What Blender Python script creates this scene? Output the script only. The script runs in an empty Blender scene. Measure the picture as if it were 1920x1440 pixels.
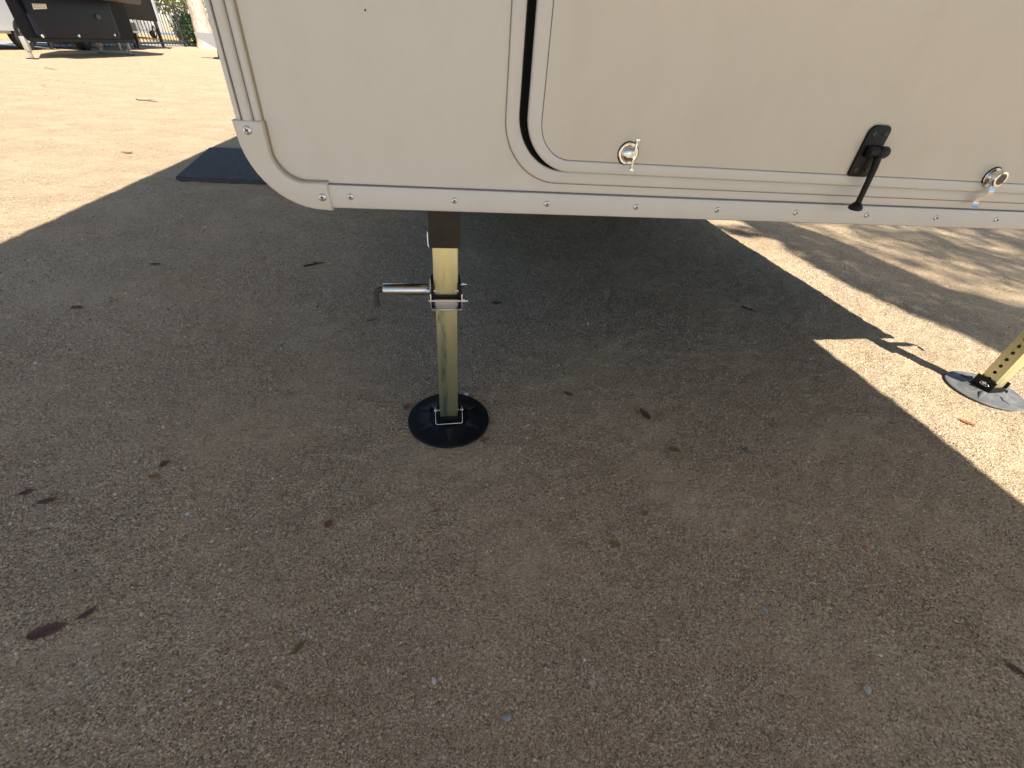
import bpy, bmesh, math, random
import numpy as np
from mathutils import Vector, Matrix

random.seed(7)
RNG = np.random.default_rng(11)
sc = bpy.context.scene
COL = sc.collection
PI = math.pi

# ------------------------------------------------------------------ camera
cam = bpy.data.cameras.new('camera')
cam.sensor_width = 36.0
cam.lens = 806.17 / 1920 * 36.0
cam.clip_start = 0.02
cam.clip_end = 2000
cam_o = bpy.data.objects.new('camera', cam)
COL.objects.link(cam_o)
pit, rol = math.radians(37.369), math.radians(5.175)
F_ = Vector((0, math.cos(pit), -math.sin(pit)))
D_ = Vector((0, -math.sin(pit), -math.cos(pit)))
R_ = Vector((1, 0, 0))
X_ = R_ * math.cos(rol) - D_ * math.sin(rol)
Y_ = R_ * math.sin(rol) + D_ * math.cos(rol)
m = Matrix((X_, -Y_, -F_)).transposed().to_4x4()
m.translation = (0, 0, 0.77)
cam_o.matrix_world = m
sc.camera = cam_o

# ------------------------------------------------------------------ light
# camper frame: origin on the ground under the front wall, x along the wall, y into the camper
TH = 0.199637
ORG = Vector((0.0, 0.7792, 0.0))
CU = Vector((math.cos(TH), math.sin(TH), 0))
CN = Vector((-math.sin(TH), math.cos(TH), 0))
SUN_L = Vector((0.303, -0.797, 1.0))                       # towards the sun, in the camper frame
SUN_W = (CU * SUN_L.x + CN * SUN_L.y + Vector((0, 0, 1)) * SUN_L.z).normalized()
world = bpy.data.worlds.new('World')
sc.world = world
world.use_nodes = True
nt = world.node_tree
bg = nt.nodes['Background']
sky = nt.nodes.new('ShaderNodeTexSky')
sky.sky_type = 'NISHITA'
sky.sun_disc = False
sky.sun_elevation = math.asin(SUN_W.z)
sky.sun_rotation = math.atan2(SUN_W.x, SUN_W.y)
sky.air_density = 1.0
sky.dust_density = 0.6
sky.ozone_density = 1.0
nt.links.new(sky.outputs[0], bg.inputs[0])
bg.inputs[1].default_value = 0.085
sl = bpy.data.lights.new('sun', 'SUN')
sl.energy = 5.0
sl.angle = math.radians(0.53)
sl.color = (1.0, 0.94, 0.85)
so = bpy.data.objects.new('sun', sl)
COL.objects.link(so)
so.rotation_euler = SUN_W.to_track_quat('Z', 'Y').to_euler()
so.location = (3, -4, 8)
sc.view_settings.view_transform = 'Standard'
sc.view_settings.look = 'None'
sc.view_settings.gamma = 1.0
sc.view_settings.use_curve_mapping = False
sc.view_settings.exposure = 1.14
sc.cycles.max_bounces = 8
sc.cycles.diffuse_bounces = 5

# ------------------------------------------------------------------ helpers: objects
def tag(o, label=None, cat=None, group=None, kind=None):
    if label: o['label'] = label
    if cat: o['category'] = cat
    if group: o['group'] = group
    if kind: o['kind'] = kind
    return o

def empty(name, loc=(0, 0, 0), rz=0.0, parent=None):
    o = bpy.data.objects.new(name, None)
    COL.objects.link(o)
    o.location = loc
    o.rotation_euler = (0, 0, rz)
    o.empty_display_size = 0.1
    if parent: o.parent = parent
    return o

def obj(name, bm, mats, parent=None, loc=(0, 0, 0), rz=0.0, smooth=None):
    me = bpy.data.meshes.new(name)
    if isinstance(bm, bpy.types.Mesh):
        me = bm
    else:
        bmesh.ops.recalc_face_normals(bm, faces=bm.faces[:])
        bm.to_mesh(me)
        bm.free()
        for mt in (mats if isinstance(mats, (list, tuple)) else [mats]):
            me.materials.append(mt)
        if smooth is not None:
            me.polygons.foreach_set('use_smooth', [True] * len(me.polygons))
            me.set_sharp_from_angle(angle=math.radians(smooth))
    o = bpy.data.objects.new(name, me)
    COL.objects.link(o)
    o.location = loc
    o.rotation_euler = (0, 0, rz)
    if parent: o.parent = parent
    return o

def copy_tree(o, parent=None):
    c = o.copy()
    COL.objects.link(c)
    c.parent = parent
    for ch in o.children:
        copy_tree(ch, c)
    return c

# ------------------------------------------------------------------ helpers: shapes
def box(bm, x0, x1, y0, y1, z0, z1, bev=0.0, mat=0, seg=2, M=None):
    v = [bm.verts.new((x, y, z)) for z in (z0, z1) for y in (y0, y1) for x in (x0, x1)]
    fs = [bm.faces.new([v[i] for i in q]) for q in
          ((0, 2, 3, 1), (4, 5, 7, 6), (0, 1, 5, 4), (2, 6, 7, 3), (0, 4, 6, 2), (1, 3, 7, 5))]
    for f in fs: f.material_index = mat
    if bev > 0:
        es = list({e for f in fs for e in f.edges})
        r = bmesh.ops.bevel(bm, geom=es, offset=bev, segments=seg, affect='EDGES', profile=0.5)
        for f in r['faces']: f.material_index = mat
        vs = {vv for f in r['faces'] for vv in f.verts} | {vv for f in fs if f.is_valid for vv in f.verts}
    else:
        vs = set(v)
    if M is not None:
        bmesh.ops.transform(bm, matrix=M, verts=list(vs))
    return bm

def tube(bm, pts, r, seg=10, mat=0, cap=True):
    pts = [Vector(p) for p in pts]
    rs = r if isinstance(r, (list, tuple)) else [r] * len(pts)
    rings = []
    up = None
    for i, p in enumerate(pts):
        if i == 0: t = pts[1] - p
        elif i == len(pts) - 1: t = p - pts[i - 1]
        else: t = (pts[i + 1] - p).normalized() + (p - pts[i - 1]).normalized()
        t.normalize()
        if up is None:
            up = Vector((0, 0, 1)) if abs(t.z) < 0.9 else Vector((1, 0, 0))
        a = t.cross(up).normalized()
        b = a.cross(t).normalized()
        up = b
        rings.append([bm.verts.new(p + (a * math.cos(k * 2 * PI / seg) + b * math.sin(k * 2 * PI / seg)) * rs[i]) for k in range(seg)])
    for i in range(len(rings) - 1):
        for k in range(seg):
            f = bm.faces.new((rings[i][k], rings[i][(k + 1) % seg], rings[i + 1][(k + 1) % seg], rings[i + 1][k]))
            f.material_index = mat
    if cap:
        for rg in (rings[0], rings[-1]):
            f = bm.faces.new(rg); f.material_index = mat
    return bm

def lathe(bm, prof, seg=32, mat=0, M=None):
    """profile (r, z) turned about z"""
    rings = []
    for r, z in prof:
        if r < 1e-6:
            rings.append([bm.verts.new((0, 0, z))])
        else:
            rings.append([bm.verts.new((r * math.cos(k * 2 * PI / seg), r * math.sin(k * 2 * PI / seg), z)) for k in range(seg)])
    for a, b in zip(rings[:-1], rings[1:]):
        for k in range(seg):
            k2 = (k + 1) % seg
            if len(a) == 1 and len(b) == 1: continue
            if len(a) == 1: f = bm.faces.new((a[0], b[k], b[k2]))
            elif len(b) == 1: f = bm.faces.new((a[k], a[k2], b[0]))
            else: f = bm.faces.new((a[k], a[k2], b[k2], b[k]))
            f.material_index = mat
    if M is not None:
        bmesh.ops.transform(bm, matrix=M, verts=[v for rg in rings for v in rg])
    return bm

def rrect(x0, x1, z0, z1, r, n=8):
    """rounded rectangle outline; r = radii (bl, br, tr, tl)"""
    if not isinstance(r, (list, tuple)): r = (r, r, r, r)
    out = []
    for (cx, cz, a0, rr) in ((x0 + r[0], z0 + r[0], PI, r[0]), (x1 - r[1], z0 + r[1], 1.5 * PI, r[1]),
                             (x1 - r[2], z1 - r[2], 0, r[2]), (x0 + r[3], z1 - r[3], 0.5 * PI, r[3])):
        for k in range(n + 1):
            a = a0 + k * 0.5 * PI / n
            out.append((cx + rr * math.cos(a), cz + rr * math.sin(a)))
    return out

def plate(bm, outer, holes, y0, y1, mat=0, edge=0.0):
    """solid plate lying in the x-z plane between y0 (front) and y1, with holes; front edges chamfered by `edge`"""
    def loop(o, y): return [bm.verts.new((x, y, z)) for x, z in o]
    def inset(o, d):
        n = len(o); r = []
        area = sum(o[i][0] * o[(i + 1) % n][1] - o[(i + 1) % n][0] * o[i][1] for i in range(n))
        s = 1 if area > 0 else -1
        for i in range(n):
            a = Vector(o[i - 1]); b = Vector(o[i]); c = Vector(o[(i + 1) % n])
            e1 = (b - a); e2 = (c - b)
            if e1.length < 1e-9 or e2.length < 1e-9:
                e = (c - a)
                nn = Vector((-e.y, e.x)).normalized()
            else:
                e1.normalize(); e2.normalize()
                nn = Vector((-(e1 + e2).y, (e1 + e2).x)).normalized()
                nn /= max(0.35, nn.dot(Vector((-e1.y, e1.x))))
            r.append((b.x + nn.x * d * s, b.y + nn.y * d * s))
        return r
    def fill(loops):
        es = []
        for lp in loops:
            for i in range(len(lp)):
                a_, b_ = lp[i], lp[(i + 1) % len(lp)]
                es.append(bm.edges.get((a_, b_)) or bm.edges.new((a_, b_)))
        r = bmesh.ops.triangle_fill(bm, edges=es, use_beauty=True)
        for g in r['geom']:
            if isinstance(g, bmesh.types.BMFace): g.material_index = mat
    def wall(a, b):
        for i in range(len(a)):
            j = (i + 1) % len(a)
            f = bm.faces.new((a[i], a[j], b[j], b[i])); f.material_index = mat
    fr, bk = [], []
    for k, o in enumerate([outer] + list(holes)):
        if edge > 0:
            s = 1 if k == 0 else -1
            a = loop(inset(o, edge * s), y0)
            c = loop(inset(o, edge * 0.3 * s), y0 + edge * 0.3)
            b = loop(o, y0 + edge)
            wall(a, c); wall(c, b)
        else:
            a = loop(o, y0); b = a
        e = loop(o, y1)
        wall(b, e)
        fr.append(a); bk.append(e)
    fill(fr); fill(bk)
    return bm

def extrude_profile(bm, prof, y0, y1, axis='y', mat=0):
    """closed profile; axis y: profile in x-z; axis z: profile in x-y; axis x: profile in y-z"""
    def P(a, b, t):
        return {'y': (a, t, b), 'z': (a, b, t), 'x': (t, a, b)}[axis]
    A = [bm.verts.new(P(a, b, y0)) for a, b in prof]
    B = [bm.verts.new(P(a, b, y1)) for a, b in prof]
    n = len(prof)
    for i in range(n):
        j = (i + 1) % n
        f = bm.faces.new((A[i], A[j], B[j], B[i])); f.material_index = mat
    f = bm.faces.new(A); f.material_index = mat
    f = bm.faces.new(B); f.material_index = mat
    return bm

def np_mesh(name, verts, faces, mat, fsize):
    me = bpy.data.meshes.new(name)
    me.vertices.add(len(verts))
    me.vertices.foreach_set('co', np.asarray(verts, np.float32).ravel())
    me.loops.add(faces.size)
    me.loops.foreach_set('vertex_index', np.asarray(faces, np.int32).ravel())
    me.polygons.add(len(faces))
    me.polygons.foreach_set('loop_start', np.arange(len(faces), dtype=np.int32) * fsize)
    me.materials.append(mat)
    me.update(calc_edges=True)
    return me

# ------------------------------------------------------------------ helpers: noise
class VNoise:
    def __init__(self, seed, n=256):
        self.n = n
        self.g = np.random.default_rng(seed).random((n, n))
    def __call__(self, x, y, s):
        x = np.asarray(x) * s + 1000.3; y = np.asarray(y) * s + 1000.7
        xi = np.floor(x).astype(int); yi = np.floor(y).astype(int)
        fx = x - xi; fy = y - yi
        fx = fx * fx * (3 - 2 * fx); fy = fy * fy * (3 - 2 * fy)
        n = self.n; g = self.g
        a = g[xi % n, yi % n]; b = g[(xi + 1) % n, yi % n]; c = g[xi % n, (yi + 1) % n]; d = g[(xi + 1) % n, (yi + 1) % n]
        return (a * (1 - fx) + b * fx) * (1 - fy) + (c * (1 - fx) + d * fx) * fy
N1, N2, N3 = VNoise(1), VNoise(2), VNoise(3)
def fbm(x, y, s, o=4):
    t = 0; a = 0.5; w = 0
    for k in range(o):
        t = t + a * (N1, N2, N3)[k % 3](x, y, s * 2 ** k); w += a; a *= 0.5
    return t / w

# ------------------------------------------------------------------ helpers: materials
def mat(name, col, rough=0.5, metal=0.0, spec=0.5, coat=0.0):
    m_ = bpy.data.materials.new(name)
    m_.use_nodes = True
    b = m_.node_tree.nodes['Principled BSDF']
    b.inputs['Base Color'].default_value = (*col, 1)
    b.inputs['Roughness'].default_value = rough
    b.inputs['Metallic'].default_value = metal
    b.inputs['Specular IOR Level'].default_value = spec
    b.inputs['Coat Weight'].default_value = coat
    return m_

class NB:
    """small node-graph helper"""
    def __init__(self, m_):
        self.t = m_.node_tree; self.b = self.t.nodes['Principled BSDF']
        self.co = self.t.nodes.new('ShaderNodeTexCoord').outputs['Object']
    def n(self, typ, **kw):
        x = self.t.nodes.new(typ)
        for k, v in kw.items(): setattr(x, k, v)
        return x
    def link(self, a, b): self.t.links.new(a, b)
    def mapping(self, scale=(1, 1, 1), loc=(0, 0, 0), rot=(0, 0, 0)):
        x = self.n('ShaderNodeMapping')
        x.inputs['Scale'].default_value = scale; x.inputs['Location'].default_value = loc; x.inputs['Rotation'].default_value = rot
        self.link(self.co, x.inputs[0]); return x.outputs[0]
    def noise(self, scale, detail=4, rough=0.55, vec=None):
        x = self.n('ShaderNodeTexNoise')
        x.inputs['Scale'].default_value = scale; x.inputs['Detail'].default_value = detail; x.inputs['Roughness'].default_value = rough
        self.link(vec if vec is not None else self.co, x.inputs['Vector']); return x.outputs['Fac']
    def voro(self, scale, out='Distance', vec=None):
        x = self.n('ShaderNodeTexVoronoi'); x.inputs['Scale'].default_value = scale
        self.link(vec if vec is not None else self.co, x.inputs['Vector']); return x.outputs[out]
    def ramp(self, fac, stops, interp='LINEAR'):
        x = self.n('ShaderNodeValToRGB'); x.color_ramp.interpolation = interp
        el = x.color_ramp.elements
        while len(el) < len(stops): el.new(0.5)
        for e, (p, c) in zip(el, stops):
            e.position = p; e.color = (*c, 1) if len(c) == 3 else c
        self.link(fac, x.inputs[0]); return x.outputs[0]
    def mix(self, fac, a, b, blend='MIX'):
        x = self.n('ShaderNodeMix', data_type='RGBA', blend_type=blend)
        for s, v in ((x.inputs[0], fac), (x.inputs[6], a), (x.inputs[7], b)):
            if isinstance(v, (int, float)): s.default_value = v
            elif isinstance(v, tuple): s.default_value = (*v, 1)
            else: self.link(v, s)
        return x.outputs[2]
    def math(self, op, a, b=None):
        x = self.n('ShaderNodeMath', operation=op)
        for s, v in zip(x.inputs, (a, b)):
            if v is None: continue
            if isinstance(v, (int, float)): s.default_value = v
            else: self.link(v, s)
        return x.outputs[0]
    def bump(self, h, strength, dist, prev=None):
        x = self.n('ShaderNodeBump'); x.inputs['Strength'].default_value = strength; x.inputs['Distance'].default_value = dist
        self.link(h, x.inputs['Height'])
        if prev is not None: self.link(prev, x.inputs['Normal'])
        return x.outputs[0]
    def set(self, name, v): self.link(v, self.b.inputs[name])

# ---- ground
def ground_mat():
    m_ = mat('decomposed_granite', (0.4, 0.3, 0.2), 0.95, spec=0.15)
    g = NB(m_)
    big = g.noise(1.3, 4, 0.6)
    mid = g.noise(7, 4, 0.6)
    fine = g.noise(260, 3, 0.7)
    grain = g.voro(330, 'Color')
    gs = g.n('ShaderNodeSeparateColor'); g.link(grain, gs.inputs[0])
    # dusty, trodden-smooth patches against loose grainy ones
    rough_n = g.noise(3.4, 5, 0.62, g.mapping((1, 1, 1), (3.1, 7.7, 0)))
    loose = g.ramp(rough_n, [(0.36, (0.38, 0.38, 0.38)), (0.56, (1, 1, 1))])
    c = g.ramp(big, [(0.30, (0.445, 0.338, 0.218)), (0.5, (0.465, 0.356, 0.230)), (0.72, (0.49, 0.378, 0.248))])
    c2 = g.ramp(mid, [(0.35, (0.94, 0.94, 0.945)), (0.65, (1.03, 1.03, 1.02))])
    c = g.mix(1.0, c, c2, 'MULTIPLY')
    red = g.ramp(g.noise(1.7, 3, 0.5, g.mapping((1, 1, 1), (9, 2, 0))), [(0.5, (1, 1, 1)), (0.75, (1.04, 0.95, 0.90))])
    c = g.mix(0.5, c, red, 'MULTIPLY')
    c3 = g.ramp(gs.outputs[0], [(0.0, (0.34, 0.33, 0.32)), (0.25, (0.85, 0.84, 0.83)), (0.75, (1.14, 1.13, 1.11)), (1.0, (1.75, 1.72, 1.65))])
    c = g.mix(g.math('MULTIPLY', loose, 0.85), c, g.mix(1.0, c, c3, 'MULTIPLY'))
    spk = g.ramp(g.noise(90, 5, 0.75), [(0.30, (0.62, 0.58, 0.55)), (0.40, (1, 1, 1))])
    c = g.mix(0.3, c, spk, 'MULTIPLY')
    g.set('Base Color', c)
    h1 = g.voro(240)
    b0 = g.bump(g.noise(30, 5, 0.65), 0.8, 0.018)
    b1 = g.bump(g.noise(95, 4, 0.65), 0.75, 0.009, b0)
    b2 = g.bump(g.math('MULTIPLY', fine, loose), 0.7, 0.006, b1)
    b3 = g.bump(g.math('MULTIPLY', h1, loose), 0.7, 0.005, b2)
    g.set('Normal', b3)
    return m_
M_GROUND = ground_mat()

def gravel_mat():
    m_ = mat('gravel_stone', (0.4, 0.33, 0.26), 0.85, spec=0.25)
    g = NB(m_)
    gi = g.n('ShaderNodeNewGeometry')
    c = g.ramp(gi.outputs['Random Per Island'], [(0.0, (0.17, 0.135, 0.095)), (0.2, (0.32, 0.255, 0.178)), (0.55, (0.48, 0.385, 0.27)), (0.9, (0.58, 0.48, 0.355)), (1.0, (0.68, 0.60, 0.48))])
    g.set('Base Color', c)
    return m_
M_GRAVEL = gravel_mat()

def fibreglass(name, col, rough=0.28):
    m_ = mat(name, col, rough, spec=0.5)
    g = NB(m_)
    n1 = g.noise(3.0, 5, 0.6)
    d = g.ramp(n1, [(0.3, tuple(c * 0.965 for c in col)), (0.7, col)])
    sm = g.ramp(g.noise(11, 6, 0.72, g.mapping((1, 1, 0.6))), [(0.25, (0.93, 0.915, 0.89)), (0.55, (1, 1, 1))])
    g.set('Base Color', g.mix(0.7, d, g.mix(1.0, d, sm, 'MULTIPLY')))
    g.set('Roughness', g.ramp(g.noise(9, 5, 0.6), [(0.2, (rough * 0.92,) * 3), (0.8, (rough * 1.12,) * 3)]))
    g.set('Normal', g.bump(g.noise(4, 2), 0.05, 0.004))
    return m_
M_WALL = fibreglass('white_gelcoat_wall', (0.605, 0.578, 0.525), 0.24)
M_DOOR = fibreglass('cream_hatch_skin', (0.60, 0.572, 0.51), 0.22)
M_TRIM = fibreglass('white_aluminium_trim', (0.61, 0.588, 0.54), 0.36)
M_CORNER = fibreglass('ivory_corner_plastic', (0.61, 0.58, 0.515), 0.42)
M_SEAL_SHADE = mat('dark_sealant_shade', (0.17, 0.15, 0.13), 0.8)  # edge groove, and the painted shadow line on the bottom trim
M_STAIN = mat('brown_stained_sealant', (0.33, 0.26, 0.17), 0.8)
M_LINE = mat('tan_joint_sealant', (0.24, 0.21, 0.175), 0.8)
M_RUBBER = mat('black_rubber_seal', (0.012, 0.012, 0.012), 0.75, spec=0.2)
M_UNDER = mat('grey_underbody_paint', (0.035, 0.034, 0.033), 0.85)
M_CANVAS = mat('grey_awning_canvas', (0.30, 0.30, 0.31), 0.9)
M_SCREW = mat('zinc_screw_head', (0.72, 0.72, 0.70), 0.3, 0.85)
M_RECESS = mat('dark_screw_recess', (0.05, 0.045, 0.04), 0.7)
M_CHROME = mat('polished_chrome', (0.80, 0.80, 0.79), 0.09, 1.0)
M_BARREL = mat('polished_pin_barrel', (0.62, 0.62, 0.61), 0.27, 1.0)
M_STEEL = mat('bright_zinc_steel', (0.72, 0.72, 0.70), 0.26, 0.9)
M_BLACKP = mat('black_plastic', (0.007, 0.0065, 0.006), 0.45, spec=0.25)
M_PIN = mat('rusty_steel_pin', (0.055, 0.044, 0.028), 0.6, 0.2)

def pad_mat(name, c1, c2):
    m_ = mat(name, (0.02, 0.022, 0.026), 0.5, spec=0.22)
    g = NB(m_)
    dust = g.ramp(g.noise(38, 6, 0.7), [(0.45, c1), (0.75, c2)])
    g.set('Base Color', dust)
    g.set('Roughness', g.ramp(g.noise(60, 4), [(0.3, (0.42,) * 3), (0.7, (0.6,) * 3)]))
    g.set('Normal', g.bump(g.noise(220, 3), 0.15, 0.001))
    return m_
M_PAD = pad_mat('black_painted_pad', (0.006, 0.007, 0.009), (0.016, 0.016, 0.017))
M_PAD2 = pad_mat('dusty_grey_pad', (0.105, 0.108, 0.110), (0.19, 0.185, 0.175))

def zinc_mat(name='yellow_zinc_plate', worn=0.88):
    m_ = mat(name, (0.6, 0.52, 0.24), 0.4, 0.55)
    g = NB(m_)
    s = g.mapping((55, 55, 5))
    n = g.noise(1.0, 5, 0.65, s)
    c = g.ramp(n, [(0.28, (0.40, 0.47, 0.36)), (0.42, (0.66, 0.62, 0.36)), (0.58, (0.76, 0.67, 0.34)), (0.75, (0.66, 0.47, 0.27))])
    s2 = g.mapping((90, 90, 9), (3, 1, 7))
    gr = g.ramp(g.noise(1.0, 4, 0.6, s2), [(0.62, (0, 0, 0)), (0.70, (1, 1, 1))])
    zz = g.n('ShaderNodeSeparateXYZ'); g.link(g.co, zz.inputs[0])
    low = g.ramp(zz.outputs[2], [(0.0, (1, 1, 1)), (0.33, (0.8, 0.8, 0.8)), (0.365, (0.0, 0.0, 0.0))])
    # blue-green run of passivate down the left third of the lower tube
    wx = g.math('ADD', zz.outputs[0], g.math('MULTIPLY', g.math('SUBTRACT', g.noise(1.0, 4, 0.6, g.mapping((18, 18, 9), (1, 5, 2))), 0.5), 0.018))
    run = g.math('SUBTRACT', 1.0, g.math('MULTIPLY', g.math('ABSOLUTE', g.math('ADD', wx, 0.0085)), 120))
    run = g.ramp(run, [(0.0, (0, 0, 0)), (0.6, (0.9, 0.9, 0.9))])
    c = g.mix(g.math('MULTIPLY', low, worn), c, (0.20, 0.185, 0.115))
    patchy = g.ramp(g.noise(1.0, 5, 0.7, g.mapping((120, 120, 26), (4, 4, 4))), [(0.35, (0.15, 0.15, 0.15)), (0.6, (1, 1, 1))])
    c = g.mix(g.math('MULTIPLY', g.math('MULTIPLY', run, patchy), g.math('MULTIPLY', low, worn)), c, (0.05, 0.105, 0.085))
    c = g.mix(g.math('MULTIPLY', g.math('MULTIPLY', gr, low), worn), c, (0.05, 0.10, 0.075))
    g.set('Base Color', c)
    g.set('Roughness', g.ramp(n, [(0.3, (0.3,) * 3), (0.7, (0.5,) * 3)]))
    return m_
M_ZINC = zinc_mat()
M_ZINC2 = zinc_mat('bright_yellow_zinc_plate', 0.15)
M_LINING = mat('pinkish_zinc_lining', (0.55, 0.47, 0.37), 0.45, 0.4)

def socket_mat():
    m_ = mat('dark_socket_paint', (0.02, 0.017, 0.013), 0.5, spec=0.4)
    g = NB(m_)
    g.set('Base Color', g.ramp(g.noise(30, 4), [(0.4, (0.008, 0.0065, 0.005)), (0.8, (0.030, 0.020, 0.012))]))
    return m_
M_SOCKET = socket_mat()

def mat_mat():
    m_ = mat('dark_rubber_mat', (0.035, 0.036, 0.045), 0.9, spec=0.2)
    g = NB(m_)
    g.set('Base Color', g.ramp(g.noise(60, 5, 0.7), [(0.35, (0.055, 0.054, 0.054)), (0.6, (0.085, 0.083, 0.082)), (0.78, (0.17, 0.155, 0.13))]))
    g.set('Normal', g.bump(g.noise(300, 3), 0.6, 0.003))
    return m_
M_MAT = mat_mat()

# ================================================================== GROUND
def axis_coords(lo, hi, step, far_lo, far_hi, grow=1.13):
    mid = list(np.arange(lo, hi + step / 2, step))
    a, s, x = [], step, lo
    while x > far_lo:
        s *= grow; x -= s; a.append(x)
    b, s, x = [], step, mid[-1]
    while x < far_hi:
        s *= grow; x += s; b.append(x)
    return np.array(a[::-1] + mid + b)

SCUFF = [((-0.62, 1.35), (-0.80, 0.95)), ((-0.50, 1.40), (-0.74, 0.88)), ((-0.38, 1.10), (-0.62, 0.86)), ((0.25, 1.95), (-0.02, 0.98)),
         ((0.42, 1.95), (0.30, 1.2)), ((0.05, 2.0), (-0.05, 1.25)), ((0.9, 1.7), (1.15, 1.25)), ((1.0, 1.2), (1.3, 0.8)), ((-1.6, 1.6), (-0.7, 1.45)), ((-0.30, 1.9), (-0.55, 1.2)), ((0.6, 1.5), (0.75, 0.9)), ((0.15, 0.95), (0.0, 0.55)), ((0.8, 0.9), (1.05, 0.4)), ((0.7, 0.7), (0.9, 0.3)), ((-0.9, 1.2), (-1.15, 0.75))]
def ground_h(x, y):
    h = (fbm(x, y, 1.1, 3) - 0.5) * 0.012 + (fbm(x, y, 7, 3) - 0.5) * 0.010 + (N2(x, y, 34) - 0.5) * 0.006
    for k, ((ax, ay), (bx, by)) in enumerate(SCUFF):
        dx, dy = bx - ax, by - ay
        L2 = dx * dx + dy * dy
        wob = (N3(x, y, 4) - 0.5) * 0.010
        t = ((x - ax) * dx + (y - ay) * dy) / L2
        d = ((x - ax) * dy - (y - ay) * dx) / math.sqrt(L2) + wob
        w = np.clip(t * 6, 0, 1) * np.clip((1 - t) * 6, 0, 1)
        h = h + w * ((0.0032 * np.exp(-((d - 0.016) / 0.011) ** 2) - 0.003 * np.exp(-(d / 0.012) ** 2)) * np.clip(N1(x, y, 11) * 2.2 - 0.4, 0, 1))
    r = np.hypot(x, y)
    h = h * np.clip(1.5 - r / 4.5, 0.04, 1.0)
    # level under the foot pads
    for px, py in PADS:
        d = np.hypot(x - px, y - py)
        w = np.clip((d - 0.10) / 0.05, 0, 1)
        h = h * w + (-0.002) * (1 - w)
    return h

def loc2w(u, n, z=0.0):
    return ORG + CU * u + CN * n + Vector((0, 0, z))
LEG1 = (-0.143, 0.081)
LEG2 = (1.608, 0.107)
PADS = [tuple(loc2w(*LEG1))[:2], tuple(loc2w(*LEG2))[:2]]

gx = axis_coords(-3.0, 3.4, 0.0125, -400, 400)
gy = axis_coords(-0.3, 4.4, 0.0125, -400, 600)
GX, GY = np.meshgrid(gx, gy, indexing='ij')
GZ = ground_h(GX, GY)
gv = np.stack([GX, GY, GZ], -1).reshape(-1, 3)
ni, nj = GX.shape
idx = np.arange(ni * nj).reshape(ni, nj)
gf = np.stack([idx[:-1, :-1], idx[1:, :-1], idx[1:, 1:], idx[:-1, 1:]], -1).reshape(-1, 4)
gme = np_mesh('ground', gv, gf, M_GROUND, 4)
gme.polygons.foreach_set('use_smooth', [True] * len(gme.polygons))
g_o = bpy.data.objects.new('ground', gme)
COL.objects.link(g_o)
tag(g_o, kind='structure')

def gz(x, y):
    return float(ground_h(np.array([x]), np.array([y]))[0])

# loose gravel: low stones strewn over the near ground, thick in patches
def gravel():
    P = []
    tot = 0
    ca, sa = math.cos(1.95), math.sin(1.95)
    for _ in range(12):
        n = 400000
        r = 0.10 + 3.2 * RNG.random(n) ** 1.2
        a = RNG.uniform(-0.22, PI + 0.22, n)
        x = r * np.cos(a) * 1.05; y = r * np.sin(a)
        # loose stones lie in drifts drawn out along the way things were dragged
        al = x * ca + y * sa; ac = -x * sa + y * ca
        drift = fbm(al * 0.45, ac, 5.5, 4)
        patch = fbm(x, y, 2.2, 4) * 0.45 + drift * 0.35 + fbm(x + 7, y - 3, 14, 3) * 0.2
        keep = RNG.random(n) < np.clip((patch - 0.42) * 7.0, 0.14, 1.0) * np.clip((3.3 - r) / 1.9, 0, 1)
        P.append(np.stack([x, y], -1)[keep]); tot += int(keep.sum())
        if tot > 400000: break
    P = np.concatenate(P)[:400000]
    ok = np.ones(len(P), bool)
    for px, py in PADS:
        ok &= np.hypot(P[:, 0] - px, P[:, 1] - py) > 0.106
    P = P[ok]; n = len(P)
    rr = np.hypot(P[:, 0], P[:, 1])
    coarse = np.clip((fbm(P[:, 0] - 4, P[:, 1] + 2, 1.8, 3) - 0.45) * 5, 0, 1)
    size = 0.0010 + 0.0013 * RNG.random(n) ** 2 + 0.0011 * coarse * RNG.random(n) ** 2 + 0.0026 * RNG.random(n) ** 34
    size *= np.clip(0.85 + rr * 0.20, 0.95, 1.7)
    # half-buried stones: an uneven five-sided top
    ang = RNG.uniform(0, 2 * PI, n)[:, None] + np.arange(4)[None] * (PI / 2) + RNG.normal(0, 0.25, (n, 4))
    rad = size[:, None] * (1 + RNG.normal(0, 0.18, (n, 4)))
    V = np.zeros((n, 5, 3))
    z = ground_h(P[:, 0], P[:, 1])
    V[:, :4, 0] = P[:, 0, None] + rad * np.cos(ang); V[:, :4, 1] = P[:, 1, None] + rad * np.sin(ang)
    V[:, :4, 2] = (z - size * 0.35)[:, None] + size[:, None] * RNG.uniform(0, 0.35, (n, 4))
    off = RNG.normal(0, 0.3, (n, 2)) * size[:, None]
    V[:, 4, 0] = P[:, 0] + off[:, 0]; V[:, 4, 1] = P[:, 1] + off[:, 1]
    V[:, 4, 2] = z + size * RNG.uniform(0.8, 1.5, n)
    F = np.array([(0, 1, 4), (1, 2, 4), (2, 3, 4), (3, 0, 4)])
    faces = (F[None] + (np.arange(n) * 5)[:, None, None]).reshape(-1, 3)
    me = np_mesh('loose_gravel', V.reshape(-1, 3), faces, M_GRAVEL, 3)
    o = bpy.data.objects.new('loose_gravel', me)
    COL.objects.link(o)
    tag(o, 'fine loose tan gravel strewn over the ground', 'gravel', kind='stuff')
gravel()

# ================================================================== THE WHITE CAMPER
camper = empty('truck_camper', ORG, TH)
tag(camper, 'white slide-on truck camper standing on zinc support legs', 'camper')
UL, UR, ZB, ZT, ZO, NL = -0.432, 1.77, 0.552, 3.0, 1.70, 3.6

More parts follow.
